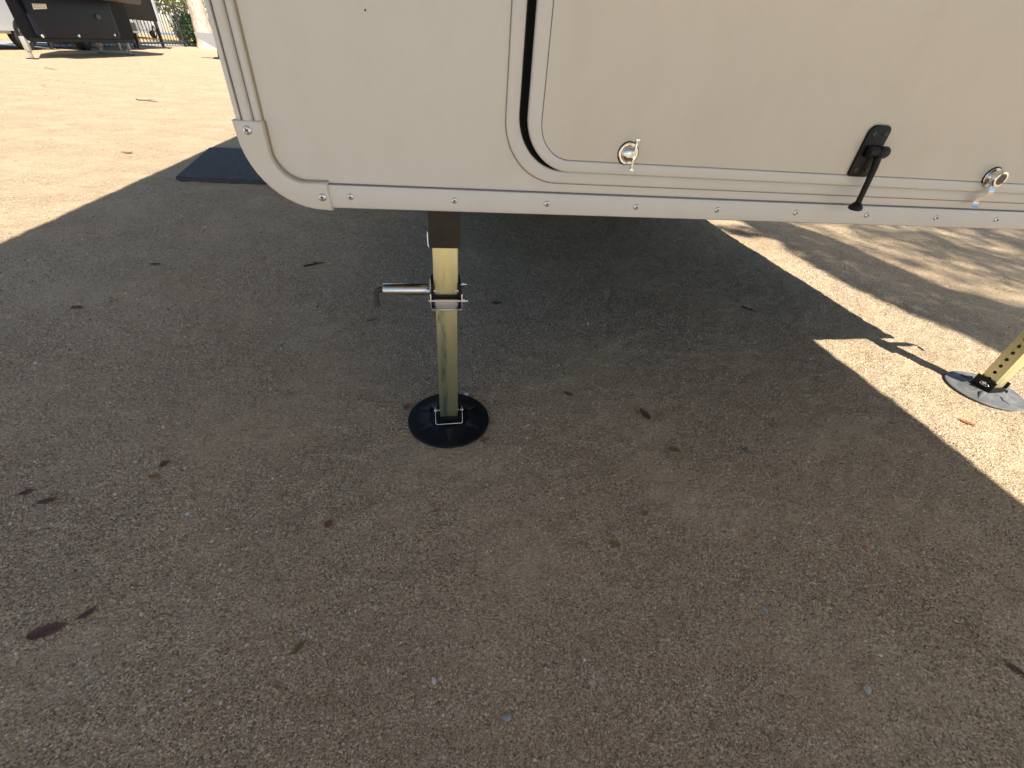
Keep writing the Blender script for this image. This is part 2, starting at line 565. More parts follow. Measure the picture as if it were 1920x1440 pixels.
hull_prof = rrect(UL + 0.004, UR - 0.004, ZB + 0.004, ZT, (0.096, 0.05, 0.06, 0.06), 8)
bm = bmesh.new()
extrude_profile(bm, hull_prof, 0.030, NL)
obj('body', bm, M_WALL, camper, smooth=35)
bm = bmesh.new()
box(bm, UL + 0.06, UR - 0.02, 0.06, NL - 0.05, ZB - 0.004, ZB + 0.03)
obj('floor_underside', bm, M_UNDER, camper)
bm = bmesh.new()
box(bm, UL + 0.10, UR - 0.10, 2.10, 2.95, 0.16, ZB - 0.005, 0.03)
obj('underfloor_light_block', bm, M_UNDER, camper, smooth=40)  # unseen block added to keep light off the ground under the floor
# bunk that overhangs the front wall (above the viewer)
bm = bmesh.new()
box(bm, UL, UR - 0.02, -2.16, 0.028, ZO, ZT, 0.03)
bo = obj('bunk_overhang', bm, M_WALL, camper, smooth=35)
bm = bmesh.new()
box(bm, UL + 0.02, UR - 0.04, -2.14, -0.002, ZO - 0.012, ZO - 0.001)
obj('grey_underside', bm, mat('grey_bunk_underside', (0.42, 0.42, 0.41), 0.7), bo)
# awning drawn out over the left side
aw = bmesh.new()
box(aw, -1.22, UL - 0.09, -1.95, 4.3, 2.30, 2.312)
awn = obj('awning', aw, M_CANVAS, camper)
bm = bmesh.new(); tube(bm, [(-1.22, -1.98, 2.30), (-1.22, 4.33, 2.30)], 0.028, 12)
obj('front_rail', bm, M_TRIM, awn, smooth=40)
bm = bmesh.new(); box(bm, UL - 0.11, UL - 0.001, -1.98, 4.33, 2.26, 2.37, 0.02)
obj('awning_case', bm, M_TRIM, awn, smooth=40)
for y in (-1.6, 3.9):
    bm = bmesh.new(); tube(bm, [(UL - 0.03, y, 1.80), (-1.20, y, 2.28)], 0.014, 8)
    obj('awning_arm', bm, M_STEEL, awn, smooth=40)

# hatch geometry
HU1, HZ1 = 1.375, 1.47
hole = rrect(-0.030, HU1 + 0.002, 0.6195, HZ1 + 0.002, 0.081, 12)
wall_out = rrect(UL + 0.004, UR - 0.002, ZB + 0.003, ZO, (0.098, 0.05, 0.002, 0.002), 8)
bm = bmesh.new()
plate(bm, wall_out, [hole], 0.0, 0.0295)
front_wall = obj('front_wall', bm, M_WALL, camper, smooth=30)
bm = bmesh.new()
lathe(bm, [(0.0, 0.0006), (0.0010, 0.0004), (0.0013, 0)], 10, M=Matrix.Translation((-0.240, -0.0002, 0.802)) @ Matrix.Rotation(PI / 2, 4, 'X'))
obj('speck', bm, M_RECESS, front_wall)

# frame round the hatch opening
fo = rrect(-0.047, HU1 + 0.02, 0.6035, HZ1 + 0.02, 0.090, 14)
fi = rrect(-0.027, HU1, 0.6225, HZ1, 0.078, 14)
bm = bmesh.new()
plate(bm, fo, [fi], -0.0046, 0.012, edge=0.0020)
hf = obj('hatch_frame', bm, M_TRIM, camper, smooth=50)
so_ = rrect(-0.0482, HU1 + 0.021, 0.6018, HZ1 + 0.021, 0.091, 14)
bm = bmesh.new()
plate(bm, so_, [fo], -0.0008, -0.00005)
obj('sealant_shade_line', bm, M_LINE, hf)
bm = bmesh.new()
plate(bm, rrect(-0.029, HU1 + 0.001, 0.6205, HZ1 + 0.001, 0.080, 10), [], 0.0105, 0.029)
obj('black_seal', bm, M_RUBBER, hf)
# dark bulb seal standing just inside the frame edge
ring_o = rrect(-0.0268, HU1 - 0.0002, 0.6227, HZ1 - 0.0002, 0.0778, 14)
ring_i = rrect(-0.0245, HU1 - 0.003, 0.625, HZ1 - 0.003, 0.0755, 14)
bm = bmesh.new()
plate(bm, ring_o, [ring_i], -0.0015, 0.010)
obj('bulb_seal', bm, M_RUBBER, hf)

# hatch door: raised edge frame, inset skin, dark joint between
DU1, DZ1 = 1.362, 1.455
do_ = rrect(-0.0150, DU1, 0.6232, DZ1, 0.076, 14)
di = rrect(0.0062, DU1 - 0.022, 0.6405, DZ1 - 0.02, 0.052, 14)
dp = rrect(0.0072, DU1 - 0.0230, 0.6415, DZ1 - 0.0212, 0.0508, 14)
bm = bmesh.new()
plate(bm, dp, [], -0.0150, -0.0070, edge=0.0004)
door = obj('hatch_door', bm, M_DOOR, camper, smooth=30)
bm = bmesh.new()
plate(bm, do_, [di], -0.0160, -0.0068, edge=0.0022)
obj('edge_frame', bm, M_TRIM, door, smooth=50)
bm = bmesh.new()
plate(bm, rrect(0.0, DU1 - 0.015, 0.631, DZ1 - 0.012, 0.058, 10), [], -0.0132, -0.0068)
obj('joint_backing', bm, M_LINE, door)

# edge trims ------------------------------------------------------------
def screw_mesh(r, name='screw'):
    bm = bmesh.new()
    M = Matrix.Rotation(PI / 2, 4, 'X')
    lathe(bm, [(r, 0), (r * 0.98, r * 0.18), (r * 0.8, r * 0.40), (r * 0.45, r * 0.52), (0, r * 0.55)], 18, 0, M)
    for a in (0.6, 0.6 + PI / 2):
        box(bm, -r * 0.52, r * 0.52, -r * 0.60, -r * 0.30, -r * 0.13, r * 0.13, 0, 1, M=Matrix.Rotation(a, 4, 'Y'))
    me = bpy.data.meshes.new(name)
    bmesh.ops.recalc_face_normals(bm, faces=bm.faces[:])
    bm.to_mesh(me); bm.free()
    me.materials.append(M_SCREW); me.materials.append(M_RECESS)
    me.polygons.foreach_set('use_smooth', [True] * len(me.polygons))
    me.set_sharp_from_angle(angle=math.radians(40))
    return me
SCREW = screw_mesh(0.0052)
SCREW_BIG = screw_mesh(0.0062)
def put_screw(parent, u, n, z, me=None, rot=0.0):
    o = bpy.data.objects.new('screw', me or SCREW)
    COL.objects.link(o); o.parent = parent
    o.location = (u, n, z); o.rotation_euler = (0, rot, 0)
    return o

# vertical left edge trim (two beads and a dark groove)
prof = [(-0.4325, 0.030), (-0.4325, -0.004), (-0.4305, -0.0062), (-0.4262, -0.0066), (-0.4254, -0.002), (-0.4245, -0.002)]
for k in range(9):
    a = PI - k * PI / 8
    prof.append((-0.4172 + 0.0068 * math.cos(a), -0.0035 - 0.0060 * math.sin(a)))
prof.append((-0.4098, -0.002))
for k in range(7):
    a = PI - k * PI / 6
    prof.append((-0.4040 + 0.0052 * math.cos(a), -0.0020 - 0.0048 * math.sin(a)))
prof += [(-0.3985, -0.0003), (-0.3985, 0.030)]
bm = bmesh.new()
extrude_profile(bm, prof, 0.640, ZO, 'z')
et = obj('edge_trim', bm, M_TRIM, camper, smooth=40)
bm = bmesh.new(); box(bm, -0.4262, -0.4243, -0.0035, -0.001, 0.65, ZO - 0.001)
obj('groove', bm, M_SEAL_SHADE, et)
bm = bmesh.new(); box(bm, -0.4103, -0.4092, -0.0028, -0.001, 0.65, ZO - 0.001)
obj('groove', bm, M_LINE, et)
bm = bmesh.new(); box(bm, -0.3988, -0.3962, -0.0013, -0.0002, 0.66, ZO - 0.001)
obj('sealant_shade_line', bm, M_STAIN, et)

# moulded corner piece
oc = []
for k in range(13):
    a = PI + k * PI / 2 / 12
    oc.append((-0.333 + 0.1025 * math.cos(a), 0.6525 + 0.1025 * math.sin(a)))
oc = [(-0.4365, 0.6690)] + oc + [(-0.3215, 0.5495), (-0.3240, 0.5905)]
for k in range(11):
    a = 1.5 * PI - k * PI / 2 / 10
    oc.append((-0.3555 + 0.0415 * math.cos(a), 0.6315 + 0.0415 * math.sin(a)))
oc.append((-0.3970, 0.6690))
bm = bmesh.new()
plate(bm, oc, [], -0.0125, 0.004, edge=0.0025)
cp = obj('corner_piece', bm, M_CORNER, camper, smooth=45)
put_screw(cp, -0.4185, -0.0122, 0.6575, SCREW_BIG, 0.4)
put_screw(cp, -0.3335, -0.0122, 0.5700, SCREW_BIG, 1.0)
# stained sealant following its inner edge
so2, si2 = [], []
pts = [(-0.3970, 0.6690)]
for k in range(11):
    a = PI + k * PI / 2 / 10
    pts.append((-0.3555 + 0.0415 * math.cos(a), 0.6315 + 0.0415 * math.sin(a)))
pts.append((-0.3230, 0.5900))
inn = []
for (x, z) in pts:
    d = Vector((-0.3555 - x, 0.6315 - z))
    inn.append((x + 0.0026 * (1 if x < -0.36 else 0.2), z + 0.0024 * (1 if z < 0.625 else 0.1)))
bm = bmesh.new()
plate(bm, pts + inn[::-1], [], -0.0016, -0.0002)
obj('sealant_shade_line', bm, M_STAIN, cp)

# bottom trim with its screws
tp = [(-0.0066, 0.5870), (-0.0074, 0.5855), (-0.0076, 0.5575), (-0.0066, 0.5535), (-0.0035, 0.5518), (0.030, 0.5518), (0.030, 0.556), (-0.0002, 0.556), (-0.0002, 0.5870)]
bm = bmesh.new()
extrude_profile(bm, tp, -0.330, UR - 0.01, 'x')
bt = obj('bottom_trim', bm, M_TRIM, camper, smooth=35)
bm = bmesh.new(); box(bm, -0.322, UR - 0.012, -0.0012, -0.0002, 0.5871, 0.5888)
obj('sealant_shade_line', bm, M_SEAL_SHADE, bt)  # dark strip painted in for the shadow line along the trim's top edge
for k, u in enumerate((-0.292, -0.127, 0.031, 0.194, 0.352, 0.515, 0.673, 0.835, 0.985, 1.145, 1.305, 1.465, 1.625)):
    put_screw(bt, u, -0.0074, 0.5710, SCREW, random.uniform(0, PI))

# latches -----------------------------------------------------------------
RX = Matrix.Rotation(PI / 2, 4, 'X')
def latch(u, z):
    bm = bmesh.new()
    lathe(bm, [(0.0165, 0.0), (0.0165, 0.0022), (0.0155, 0.0030), (0.0128, 0.0030), (0.0126, 0.0016), (0.0122, 0.0016), (0.0118, 0.0050), (0.0095, 0.0088), (0.0060, 0.0112), (0.0, 0.0120)], 28, 0, RX)
    return obj('hatch_latch', bm, M_CHROME, camper, (u, -0.0150, z), smooth=35)
l1 = latch(0.1545, 0.6555)
bm = bmesh.new()
lathe(bm, [(0.0178, 0.0), (0.0178, 0.0008), (0.0164, 0.0008)], 28, 0, RX)
obj('gasket', bm, M_RUBBER, l1)
bm = bmesh.new()
w = [(-0.0215, 0.0040, 0.0175), (-0.0215, 0.0052, 0.0120), (-0.008, 0.0030, 0.0135), (0.008, 0.0030, 0.0135), (0.0215, 0.0052, 0.0120)]
# folding key: a thin upright blade flared at both ends
for (z0, z1, h0, h1) in ((-0.0225, -0.018, 0.0205, 0.0205), (-0.018, 0.0, 0.0200, 0.0185), (0.0, 0.018, 0.0185, 0.0200), (0.018, 0.0225, 0.0205, 0.0205)):
    box(bm, -0.0011, 0.0011, -max(h0, h1), -0.0112, z0, z1, 0.0003)
box(bm, -0.0036, 0.0036, -0.0215, -0.0185, -0.0235, -0.0195, 0.0008)
box(bm, -0.0036, 0.0036, -0.0215, -0.0185, 0.0195, 0.0235, 0.0008)
k1 = obj('folding_key', bm, M_CHROME, l1, smooth=40)
k1.location = (0.004, 0.001, 0.0005)
l2 = latch(0.8900, 0.6500)
bm = bmesh.new()
lathe(bm, [(0.0182, 0.0), (0.0182, 0.0010), (0.0164, 0.0010)], 28, 0, RX)
obj('gasket', bm, M_RUBBER, l2)
bm = bmesh.new()
lathe(bm, [(0.0142, 0.010), (0.0142, 0.0165), (0.013, 0.0185), (0.0095, 0.0188), (0.0092, 0.0178), (0.0, 0.0178)], 24, 0, RX)
obj('lock_barrel', bm, M_CHROME, l2, smooth=35)
bm = bmesh.new()
lathe(bm, [(0.0091, 0.0179), (0.0088, 0.0182), (0.0, 0.0182)], 20, 0, RX)
obj('key_face', bm, mat('dark_lock_face', (0.09, 0.08, 0.09), 0.35, 0.6), l2)
# s-bent pull tab
bm = bmesh.new()
S = [(-0.010, -0.013), (-0.0145, -0.021), (-0.0150, -0.027), (-0.0105, -0.033), (-0.0035, -0.038), (-0.001, -0.044), (-0.003, -0.050), (-0.007, -0.054)]
th_ = 0.0010
A = []
for (y, z) in S:
    A.append([bm.verts.new((x, y + dy, z)) for x, dy in ((-0.0065, 0), (0.0065, 0), (0.0065, th_), (-0.0065, th_))])
for a, b in zip(A[:-1], A[1:]):
    for k in range(4):
        bm.faces.new((a[k], a[(k + 1) % 4], b[(k + 1) % 4], b[k]))
bm.faces.new(A[0]); bm.faces.new(A[-1])
obj('pull_tab', bm, M_BARREL, l2, (0.003, 0, 0), smooth=60)

# black hold-back stay
hp = bmesh.new()
plate(hp, rrect(0.575, 0.616, 0.6395, 0.7200, (0.007, 0.004, 0.010, 0.014), 6), [], -0.0205, -0.0151, edge=0.0018)
hold = obj('door_holdback', hp, M_BLACKP, camper, smooth=40)
for (u, z) in ((0.585, 0.707), (0.607, 0.708), (0.584, 0.651), (0.607, 0.652)):
    bm = bmesh.new()
    lathe(bm, [(0.0042, 0), (0.0036, 0.0014), (0.0015, 0.0014), (0.0012, 0.0006), (0, 0.0006)], 14, 0, Matrix.Translation((u, -0.0205, z)) @ RX)
    obj('screw_head', bm, mat('black_screw', (0.025, 0.024, 0.022), 0.35), hold, smooth=40)
bm = bmesh.new()
tube(bm, [(0.583, -0.0275, 0.681), (0.600, -0.0275, 0.681)], 0.0088, 14)
box(bm, 0.583, 0.600, -0.0275, -0.0195, 0.6725, 0.6895, 0.001)
obj('pivot_knuckle', bm, M_BLACKP, hold, smooth=40)
bm = bmesh.new()
tube(bm, [(0.6008, -0.0275, 0.681), (0.603, -0.0275, 0.681), (0.618, -0.0275, 0.681), (0.622, -0.0275, 0.681)], [0.0092, 0.0100, 0.0096, 0.0070], 14)
tube(bm, [(0.607, -0.0290, 0.676), (0.6075, -0.0330, 0.655), (0.608, -0.0360, 0.610), (0.608, -0.0365, 0.596)], [0.0062, 0.0052, 0.0047, 0.0052], 10)
lathe(bm, [(0.0, 0.010), (0.006, 0.008), (0.0115, 0.001), (0.0118, -0.003), (0.0095, -0.005), (0.0, -0.0055)], 18, 0, Matrix.Translation((0.608, -0.0365, 0.592)))
obj('stay_arm', bm, M_BLACKP, hold, smooth=45)

# ================================================================== SUPPORT LEGS
def support_leg(side, loc, label, padm):
    """side = -1: pull pin points left, +1: right. Origin on the ground under the leg."""
    zinc = M_ZINC if side < 0 else M_ZINC2
    # dark fixed socket under the floor
    bm = bmesh.new()
    h, t = 0.0295, 0.004
    for (x0, x1, y0, y1) in ((-h, h, -h, -h + t), (-h, h, h - t, h), (-h, -h + t, -h + t, h - t), (h - t, h, -h + t, h - t)):
        box(bm, x0, x1, y0, y1, 0.4680, 0.560)
    leg = obj('support_leg', bm, M_SOCKET, camper, (*loc, 0))
    leg['label'] = label
    # upper yellow tube
    bm = bmesh.new()
    h = 0.0248
    box(bm, -h, h, -h, h, 0.3600, 0.520, 0.0035, seg=3)
    obj('upper_tube', bm, zinc, leg, smooth=30)
    # lower tube, hollow, with the row of pin holes in both side faces
    h, t = 0.0225, 0.0028
    bm = bmesh.new()
    box(bm, -h, h, -h, -h + t, 0.030, 0.3595, 0.0012)
    box(bm, -h, h, h - t, h, 0.030, 0.3595, 0.0012)
    zs = [0.052 + 0.0245 * k for k in range(12)]
    hl = []
    for z in zs:
        hl.append([(0.0 + 0.0056 * math.cos(a * PI / 6), z + 0.0056 * math.sin(a * PI / 6)) for a in range(12)])
    rect = [(-h + t, 0.030), (h - t, 0.030), (h - t, 0.3595), (-h + t, 0.3595)]
    for sx in (-1, 1):
        b2 = bmesh.new()
        plate(b2, rect, hl, 0.0, t)
        bmesh.ops.transform(b2, matrix=Matrix.Translation((sx * (h - (t if sx > 0 else 0)), 0, 0)) @ Matrix.Rotation(PI / 2, 4, 'Z') @ Matrix.Translation((0, -t, 0)), verts=b2.verts[:])
        me = bpy.data.meshes.new('tmp'); b2.to_mesh(me); b2.free(); bm.from_mesh(me); bpy.data.meshes.remove(me)
    obj('lower_tube', bm, zinc, leg, smooth=30)
    # foot pad: dished disc with a raised boss and six pressed ribs
    bm = bmesh.new()
    lathe(bm, [(0.0, 0.0005), (0.102, 0.0005), (0.1045, 0.002), (0.1045, 0.0055), (0.1025, 0.0068), (0.085, 0.0070), (0.062, 0.0085), (0.055, 0.0125), (0.048, 0.0150), (0.0, 0.0155)], 64)
    for k in range(6):
        a = k * PI / 3 + 0.52
        pp = []
        for r in (0.050, 0.056, 0.066, 0.078, 0.086):
            pp.append((r * math.cos(a), r * math.sin(a), 0.0135 if r < 0.053 else 0.0096 if r < 0.06 else 0.0062))
        tube(bm, pp, [0.009, 0.009, 0.0068, 0.0045, 0.0015], 10)
    pad = obj('foot_pad', bm, padm, leg, smooth=32)
    # channel that carries the tube on the pad
    bm = bmesh.new()
    s = 0.0285
    box(bm, -s, s, -0.030, 0.030, 0.0152, 0.0180)
    box(bm, -s, -s + 0.003, -0.030, 0.030, 0.0181, 0.052, 0.0006)
    box(bm, s - 0.003, s, -0.030, 0.030, 0.0181, 0.052, 0.0006)
    box(bm, -s + 0.0031, s - 0.0031, -0.0300, -0.0272, 0.0181, 0.034, 0.0006)
    obj('pad_bracket', bm, M_BLACKP, leg)
    bm = bmesh.new()
    tube(bm, [(-s - 0.008, -0.004, 0.0375), (s + 0.008, -0.004, 0.0375)], 0.0042, 10)
    obj('pad_pin', bm, M_STEEL, leg, smooth=40)
    bm = bmesh.new()
    w2 = s + 0.0045
    if side > 0:
        X = -s - 0.010
        tube(bm, [(X, -0.012, 0.0375), (X, -0.006, 0.0425), (X, 0.003, 0.0405), (X, 0.004, 0.0345), (X, -0.004, 0.0325), (X, -0.018, 0.0335), (X, -0.022, 0.0375), (X, -0.018, 0.0405), (X, -0.011, 0.0385)], 0.0014, 8)
    if side < 0:
        tube(bm, [(-w2, -0.002, 0.046), (-w2, -0.012, 0.040), (-w2, -0.038, 0.0235), (-w2 + 0.003, -0.041, 0.0225), (w2 - 0.003, -0.041, 0.0245), (w2, -0.038, 0.0255), (w2, -0.012, 0.041), (w2, -0.002, 0.046)], 0.0013, 8)
    obj('wire_clip', bm, M_STEEL, leg, smooth=60)
    # clamp channel at the joint between the tubes
    c = 0.0300
    bm = bmesh.new()
    for sx in (-1, 1):
        x0, x1 = sorted((sx * c, sx * (c + 0.0022)))
        box(bm, x0, x1, -0.046, 0.018, 0.345, 0.380, 0.0005)
        x0, x1 = sorted((sx * c, sx * (c - 0.0135)))
        box(bm, x0, x1, -0.046, -0.0440, 0.345, 0.3468)
        box(bm, x0, x1, -0.0275, -0.0255, 0.3765, 0.3810)
    box(bm, -c + 0.0002, c - 0.0002, -0.0440, -0.0250, 0.3425, 0.3455, 0.0005)
    obj('clamp_channel', bm, M_STEEL, leg, smooth=40)
    bm = bmesh.new()
    box(bm, -0.0235, 0.0235, -0.0275, -0.0228, 0.3425, 0.3600, 0.0008)
    obj('clamp_lining', bm, M_LINING, leg)
    bm = bmesh.new()
    for sx in (-1, 1):
        x0, x1 = sorted((sx * 0.0252, sx * (c - 0.0003)))
        box(bm, x0, x1, -0.034, 0.016, 0.3470, 0.3960, 0.0006)
    box(bm, -0.0250, 0.0250, -0.0300, -0.0252, 0.3625, 0.3700)
    obj('clamp_dark_backing', bm, M_BLACKP, leg)  # dark backing blocks added to darken the inside of the clamp
    bm = bmesh.new()
    tube(bm, [(-c - 0.006, -0.038, 0.3620), (c + 0.014, -0.038, 0.3620)], 0.0024, 10)
    tube(bm, [(c + 0.0025, -0.038, 0.3620), (c + 0.0075, -0.038, 0.3620)], 0.0050, 6)
    obj('clamp_bolt', bm, M_STEEL, leg, smooth=40)
    bm = bmesh.new()
    tube(bm, [(c - 0.002, -0.012, 0.3865), (c + 0.013, -0.012, 0.3865)], 0.0022, 10)
    tube(bm, [(c + 0.0025, -0.012, 0.3865), (c + 0.0072, -0.012, 0.3865)], 0.0048, 6)
    obj('clamp_bolt', bm, M_STEEL, leg, smooth=40)
    # spring pull pin in its barrel
    bm = bmesh.new()
    tube(bm, [(side * (c + 0.0024), -0.010, 0.3735), (side * (c + 0.004), -0.010, 0.3735), (side * 0.124, -0.010, 0.3735), (side * 0.126, -0.010, 0.3735)], [0.0106, 0.0118, 0.0118, 0.0110], 20)
    obj('pin_barrel', bm, M_BARREL, leg, smooth=40)
    bm = bmesh.new()
    tube(bm, [(side * 0.1255, -0.010, 0.3735), (side * 0.133, -0.010, 0.3735), (side * 0.138, -0.011, 0.3715), (side * 0.1405, -0.014, 0.3665), (side * 0.1395, -0.026, 0.352), (side * 0.137, -0.030, 0.3445)], 0.0056, 12)
    obj('pin_handle', bm, M_PIN, leg, smooth=50)
    bm = bmesh.new()
    box(bm, side * (c + 0.0012) - 0.001, side * (c + 0.0012) + 0.001, -0.022, 0.006, 0.3802, 0.4000, 0.0004)
    obj('barrel_plate', bm, M_STEEL, leg)
    return leg
lg1 = support_leg(-1, LEG1, 'yellow zinc leg on a round black foot pad in the shade', M_PAD)
lg2 = support_leg(1, LEG2, 'sunlit yellow zinc leg with a row of round pin holes', M_PAD2)
for src, (u, n), txt in ((lg1, (LEG1[0], 3.2), 'left rear zinc leg under the camper'), (lg2, (LEG2[0], 3.2), 'right rear zinc leg under the camper')):
    c_ = copy_tree(src, camper); c_.location = (u, n, gz(*tuple(loc2w(u, n))[:2])); c_['label'] = txt
# pale clip hooked over the left edge of the near socket
bm = bmesh.new()
tube(bm, [(-0.0312, -0.024, 0.497), (-0.0318, -0.026, 0.494), (-0.0318, -0.026, 0.474), (-0.0300, -0.028, 0.4690)], 0.0014, 8)
obj('socket_clip', bm, M_STEEL, lg1, smooth=50)

# ================================================================== MAT
bm = bmesh.new()
A = [(-2.180, 2.754), (-1.20, 2.95), (-1.55, 3.88), (-2.532, 3.677)]
cx = sum(a[0] for a in A) / 4; cy = sum(a[1] for a in A) / 4
extrude_profile(bm, [(a[0] - cx, a[1] - cy) for a in A], 0.002, 0.026, 'z')
bmesh.ops.bevel(bm, geom=[e for e in bm.edges if abs(e.verts[0].co.z - e.verts[1].co.z) > 0.01], offset=0.02, segments=4, affect='EDGES')
bmesh.ops.bevel(bm, geom=[e for e in bm.edges if e.verts[0].co.z > 0.02 and e.verts[1].co.z > 0.02 and len(e.link_faces) == 2 and e.calc_face_angle(0) > 0.5], offset=0.006, segments=2, affect='EDGES')
mo = obj('rubber_mat', bm, M_MAT, None, (cx, cy, 0.0), smooth=40)
tag(mo, 'dark rubber mat lying on the ground beside the white camper', 'mat')

# ================================================================== LEAVES, TWIGS, PEBBLES
def leaf_mat(name, c1, c2, rough=0.7):
    m_ = mat(name, c1, rough, spec=0.3)
    g = NB(m_)
    v = g.n('ShaderNodeTexWave'); v.inputs['Scale'].default_value = 60; v.inputs['Distortion'].default_value = 2
    g.link(g.co, v.inputs[0])
    c = g.ramp(g.noise(70, 4), [(0.3, c1), (0.7, c2)])
    c = g.mix(0.25, c, g.ramp(v.outputs[1], [(0.3, tuple(x * 0.6 for x in c1)), (0.6, c2)]))
    g.set('Base Color', c)
    return m_
ML = {'maroon': leaf_mat('maroon_leaf', (0.17, 0.085, 0.07), (0.27, 0.15, 0.12)),
      'brown': leaf_mat('brown_leaf', (0.18, 0.11, 0.065), (0.27, 0.17, 0.10)),
      'tan': leaf_mat('tan_leaf', (0.34, 0.22, 0.11), (0.46, 0.32, 0.17)),
      'orange': leaf_mat('orange_leaf', (0.42, 0.19, 0.07), (0.55, 0.30, 0.13)),
      'olive': leaf_mat('olive_leaf', (0.23, 0.18, 0.06), (0.34, 0.27, 0.10)),
      'red': leaf_mat('red_leaf', (0.27, 0.12, 0.075), (0.38, 0.19, 0.12)),
      'dark': leaf_mat('dark_leaf', (0.11, 0.08, 0.06), (0.18, 0.135, 0.10))}
def leaf(name, x, y, rz, L, W, m_, label, curl=0.25, fold=0.35, stem=0.2, ragged=0.0, seed=0, group=None):
    rr = random.Random(seed)
    bm = bmesh.new()
    n = 12
    rows = []
    for i in range(n + 1):
        t = i / n
        w = W * 0.6 * (math.sin(PI * min(1, t * 0.98 + 0.015)) ** 0.75) * (1 - 0.25 * t)
        w *= 1 + ragged * rr.uniform(-1, 0.4)
        xx = (t - 0.5) * L
        zc = curl * L * ((t - 0.45) ** 2) * 1.2
        row = []
        for s in (-1, -0.5, 0, 0.5, 1):
            row.append(bm.verts.new((xx + abs(s) * w * 0.12 * (1 if ragged == 0 else rr.uniform(-.6, .6)), s * w, zc * 0.6 + abs(s) ** 1.4 * w * fold * 0.5 + 0.001)))
        rows.append(row)
    for a, b in zip(rows[:-1], rows[1:]):
        for k in range(4):
            bm.faces.new((a[k], a[k + 1], b[k + 1], b[k]))
    bmesh.ops.solidify(bm, geom=bm.faces[:], thickness=0.0005)
    if stem > 0:
        z0 = curl * L * 0.25 * 1.2 * 0.8
        tube(bm, [(-L * 0.46, 0, z0), (-L * (0.5 + stem * 0.5), L * 0.03, z0 * 0.6), (-L * (0.5 + stem), L * 0.06, 0.001)], [0.0009, 0.0007, 0.0005], 5)
    o = obj(name, bm, m_, None, (x, y, gz(x, y) + 0.002), rz, smooth=60)
    tag(o, label, 'leaf', group)
    return o
FL = 'fallen leaves on the ground'
def lf(x, y, rz, L, W, c, label, **k):
    return leaf('fallen_leaf', x, y, rz, L, W, ML[c], label, group=FL, **k)
lf(-0.690, 0.262, 0.50, 0.050, 0.022, 'maroon', 'large crumpled maroon leaf at the lower left of the shaded ground', ragged=0.3, seed=1, fold=0.5)
lf(-0.652, 0.292, 0.95, 0.028, 0.010, 'maroon', 'small dark maroon leaf scrap touching the large crumpled leaf', ragged=0.4, seed=2)
lf(-0.951, 0.502, 0.60, 0.026, 0.012, 'maroon', 'small pointed maroon leaf with a long stem near the left edge', ragged=0.2, stem=0.6, seed=3)
lf(-0.892, 0.485, 0.50, 0.034, 0.012, 'maroon', 'narrow brown-maroon leaf beside the pointed stemmed leaf', seed=4)
lf(-0.739, 0.565, 0.10, 0.024, 0.011, 'orange', 'pale orange leaf lying next to a dark red leaf on the left', seed=5)
lf(-0.740, 0.600, 0.9, 0.020, 0.016, 'maroon', 'dark red leaf just behind the pale orange leaf', ragged=0.3, seed=6)
lf(-0.339, 0.492, 1.2, 0.019, 0.016, 'red', 'round reddish brown leaf below the near foot pad', stem=0.05, fold=0.2, seed=7)
lf(-0.298, 0.271, 1.1, 0.026, 0.009, 'olive', 'narrow olive leaf near the bottom of the shaded ground', seed=8)
lf(0.375, 0.920, 1.95, 0.050, 0.020, 'maroon', 'long dark red leaf in the middle of the shaded ground', seed=9, stem=0.5)
lf(0.425, 0.791, -0.1, 0.029, 0.018, 'olive', 'yellow-olive leaf right of the long dark red leaf', stem=0.1, seed=10)
lf(0.309, 0.585, 0.3, 0.020, 0.016, 'tan', 'small round tan leaf with a curled edge, middle of the shade', stem=0.1, seed=11, curl=0.6)
lf(0.235, 0.505, -0.2, 0.026, 0.014, 'tan', 'oval tan leaf nearest the viewer in the middle', stem=0.15, seed=12)
lf(0.165, 0.982, 2.6, 0.034, 0.014, 'red', 'small reddish leaf right of the near foot pad', seed=13)
lf(-0.134, 0.547, 0.5, 0.017, 0.009, 'tan', 'little tan leaf below the near foot pad, left of centre', seed=14)
lf(-2.938, 3.353, 0.2, 0.085, 0.040, 'orange', 'curled orange leaf on the sunlit sand at the left', curl=0.7, seed=15)
lf(-1.461, 1.209, 0.1, 0.036, 0.020, 'maroon', 'purplish leaf on shaded ground by the sunlight edge', seed=16)
lf(0.893, 0.332, -0.9, 0.030, 0.010, 'brown', 'folded brown leaf at the lower right edge of the picture', seed=17, fold=0.8)
lf(-1.470, 1.587, 0.3, 0.040, 0.016, 'dark', 'blackened leaf on shaded ground left of the camper', ragged=0.3, seed=18)
lf(-0.275, 0.862, 1.3, 0.026, 0.015, 'red', 'red leaf caught under the left rim of the near foot pad', ragged=0.3, seed=19)
lf(-0.055, 0.768, 0.5, 0.030, 0.012, 'tan', 'tan leaf sticking out from the right rim of the near foot pad', seed=20)
lf(1.351, 1.014, -0.7, 0.040, 0.018, 'orange', 'orange leaf scrap on sunlit gravel in front of the right foot pad', ragged=0.4, seed=21)
lf(-0.086, 1.508, 0.3, 0.045, 0.020, 'dark', 'dark leaf on the ground under the camper, right of the near leg', ragged=0.3, seed=22)

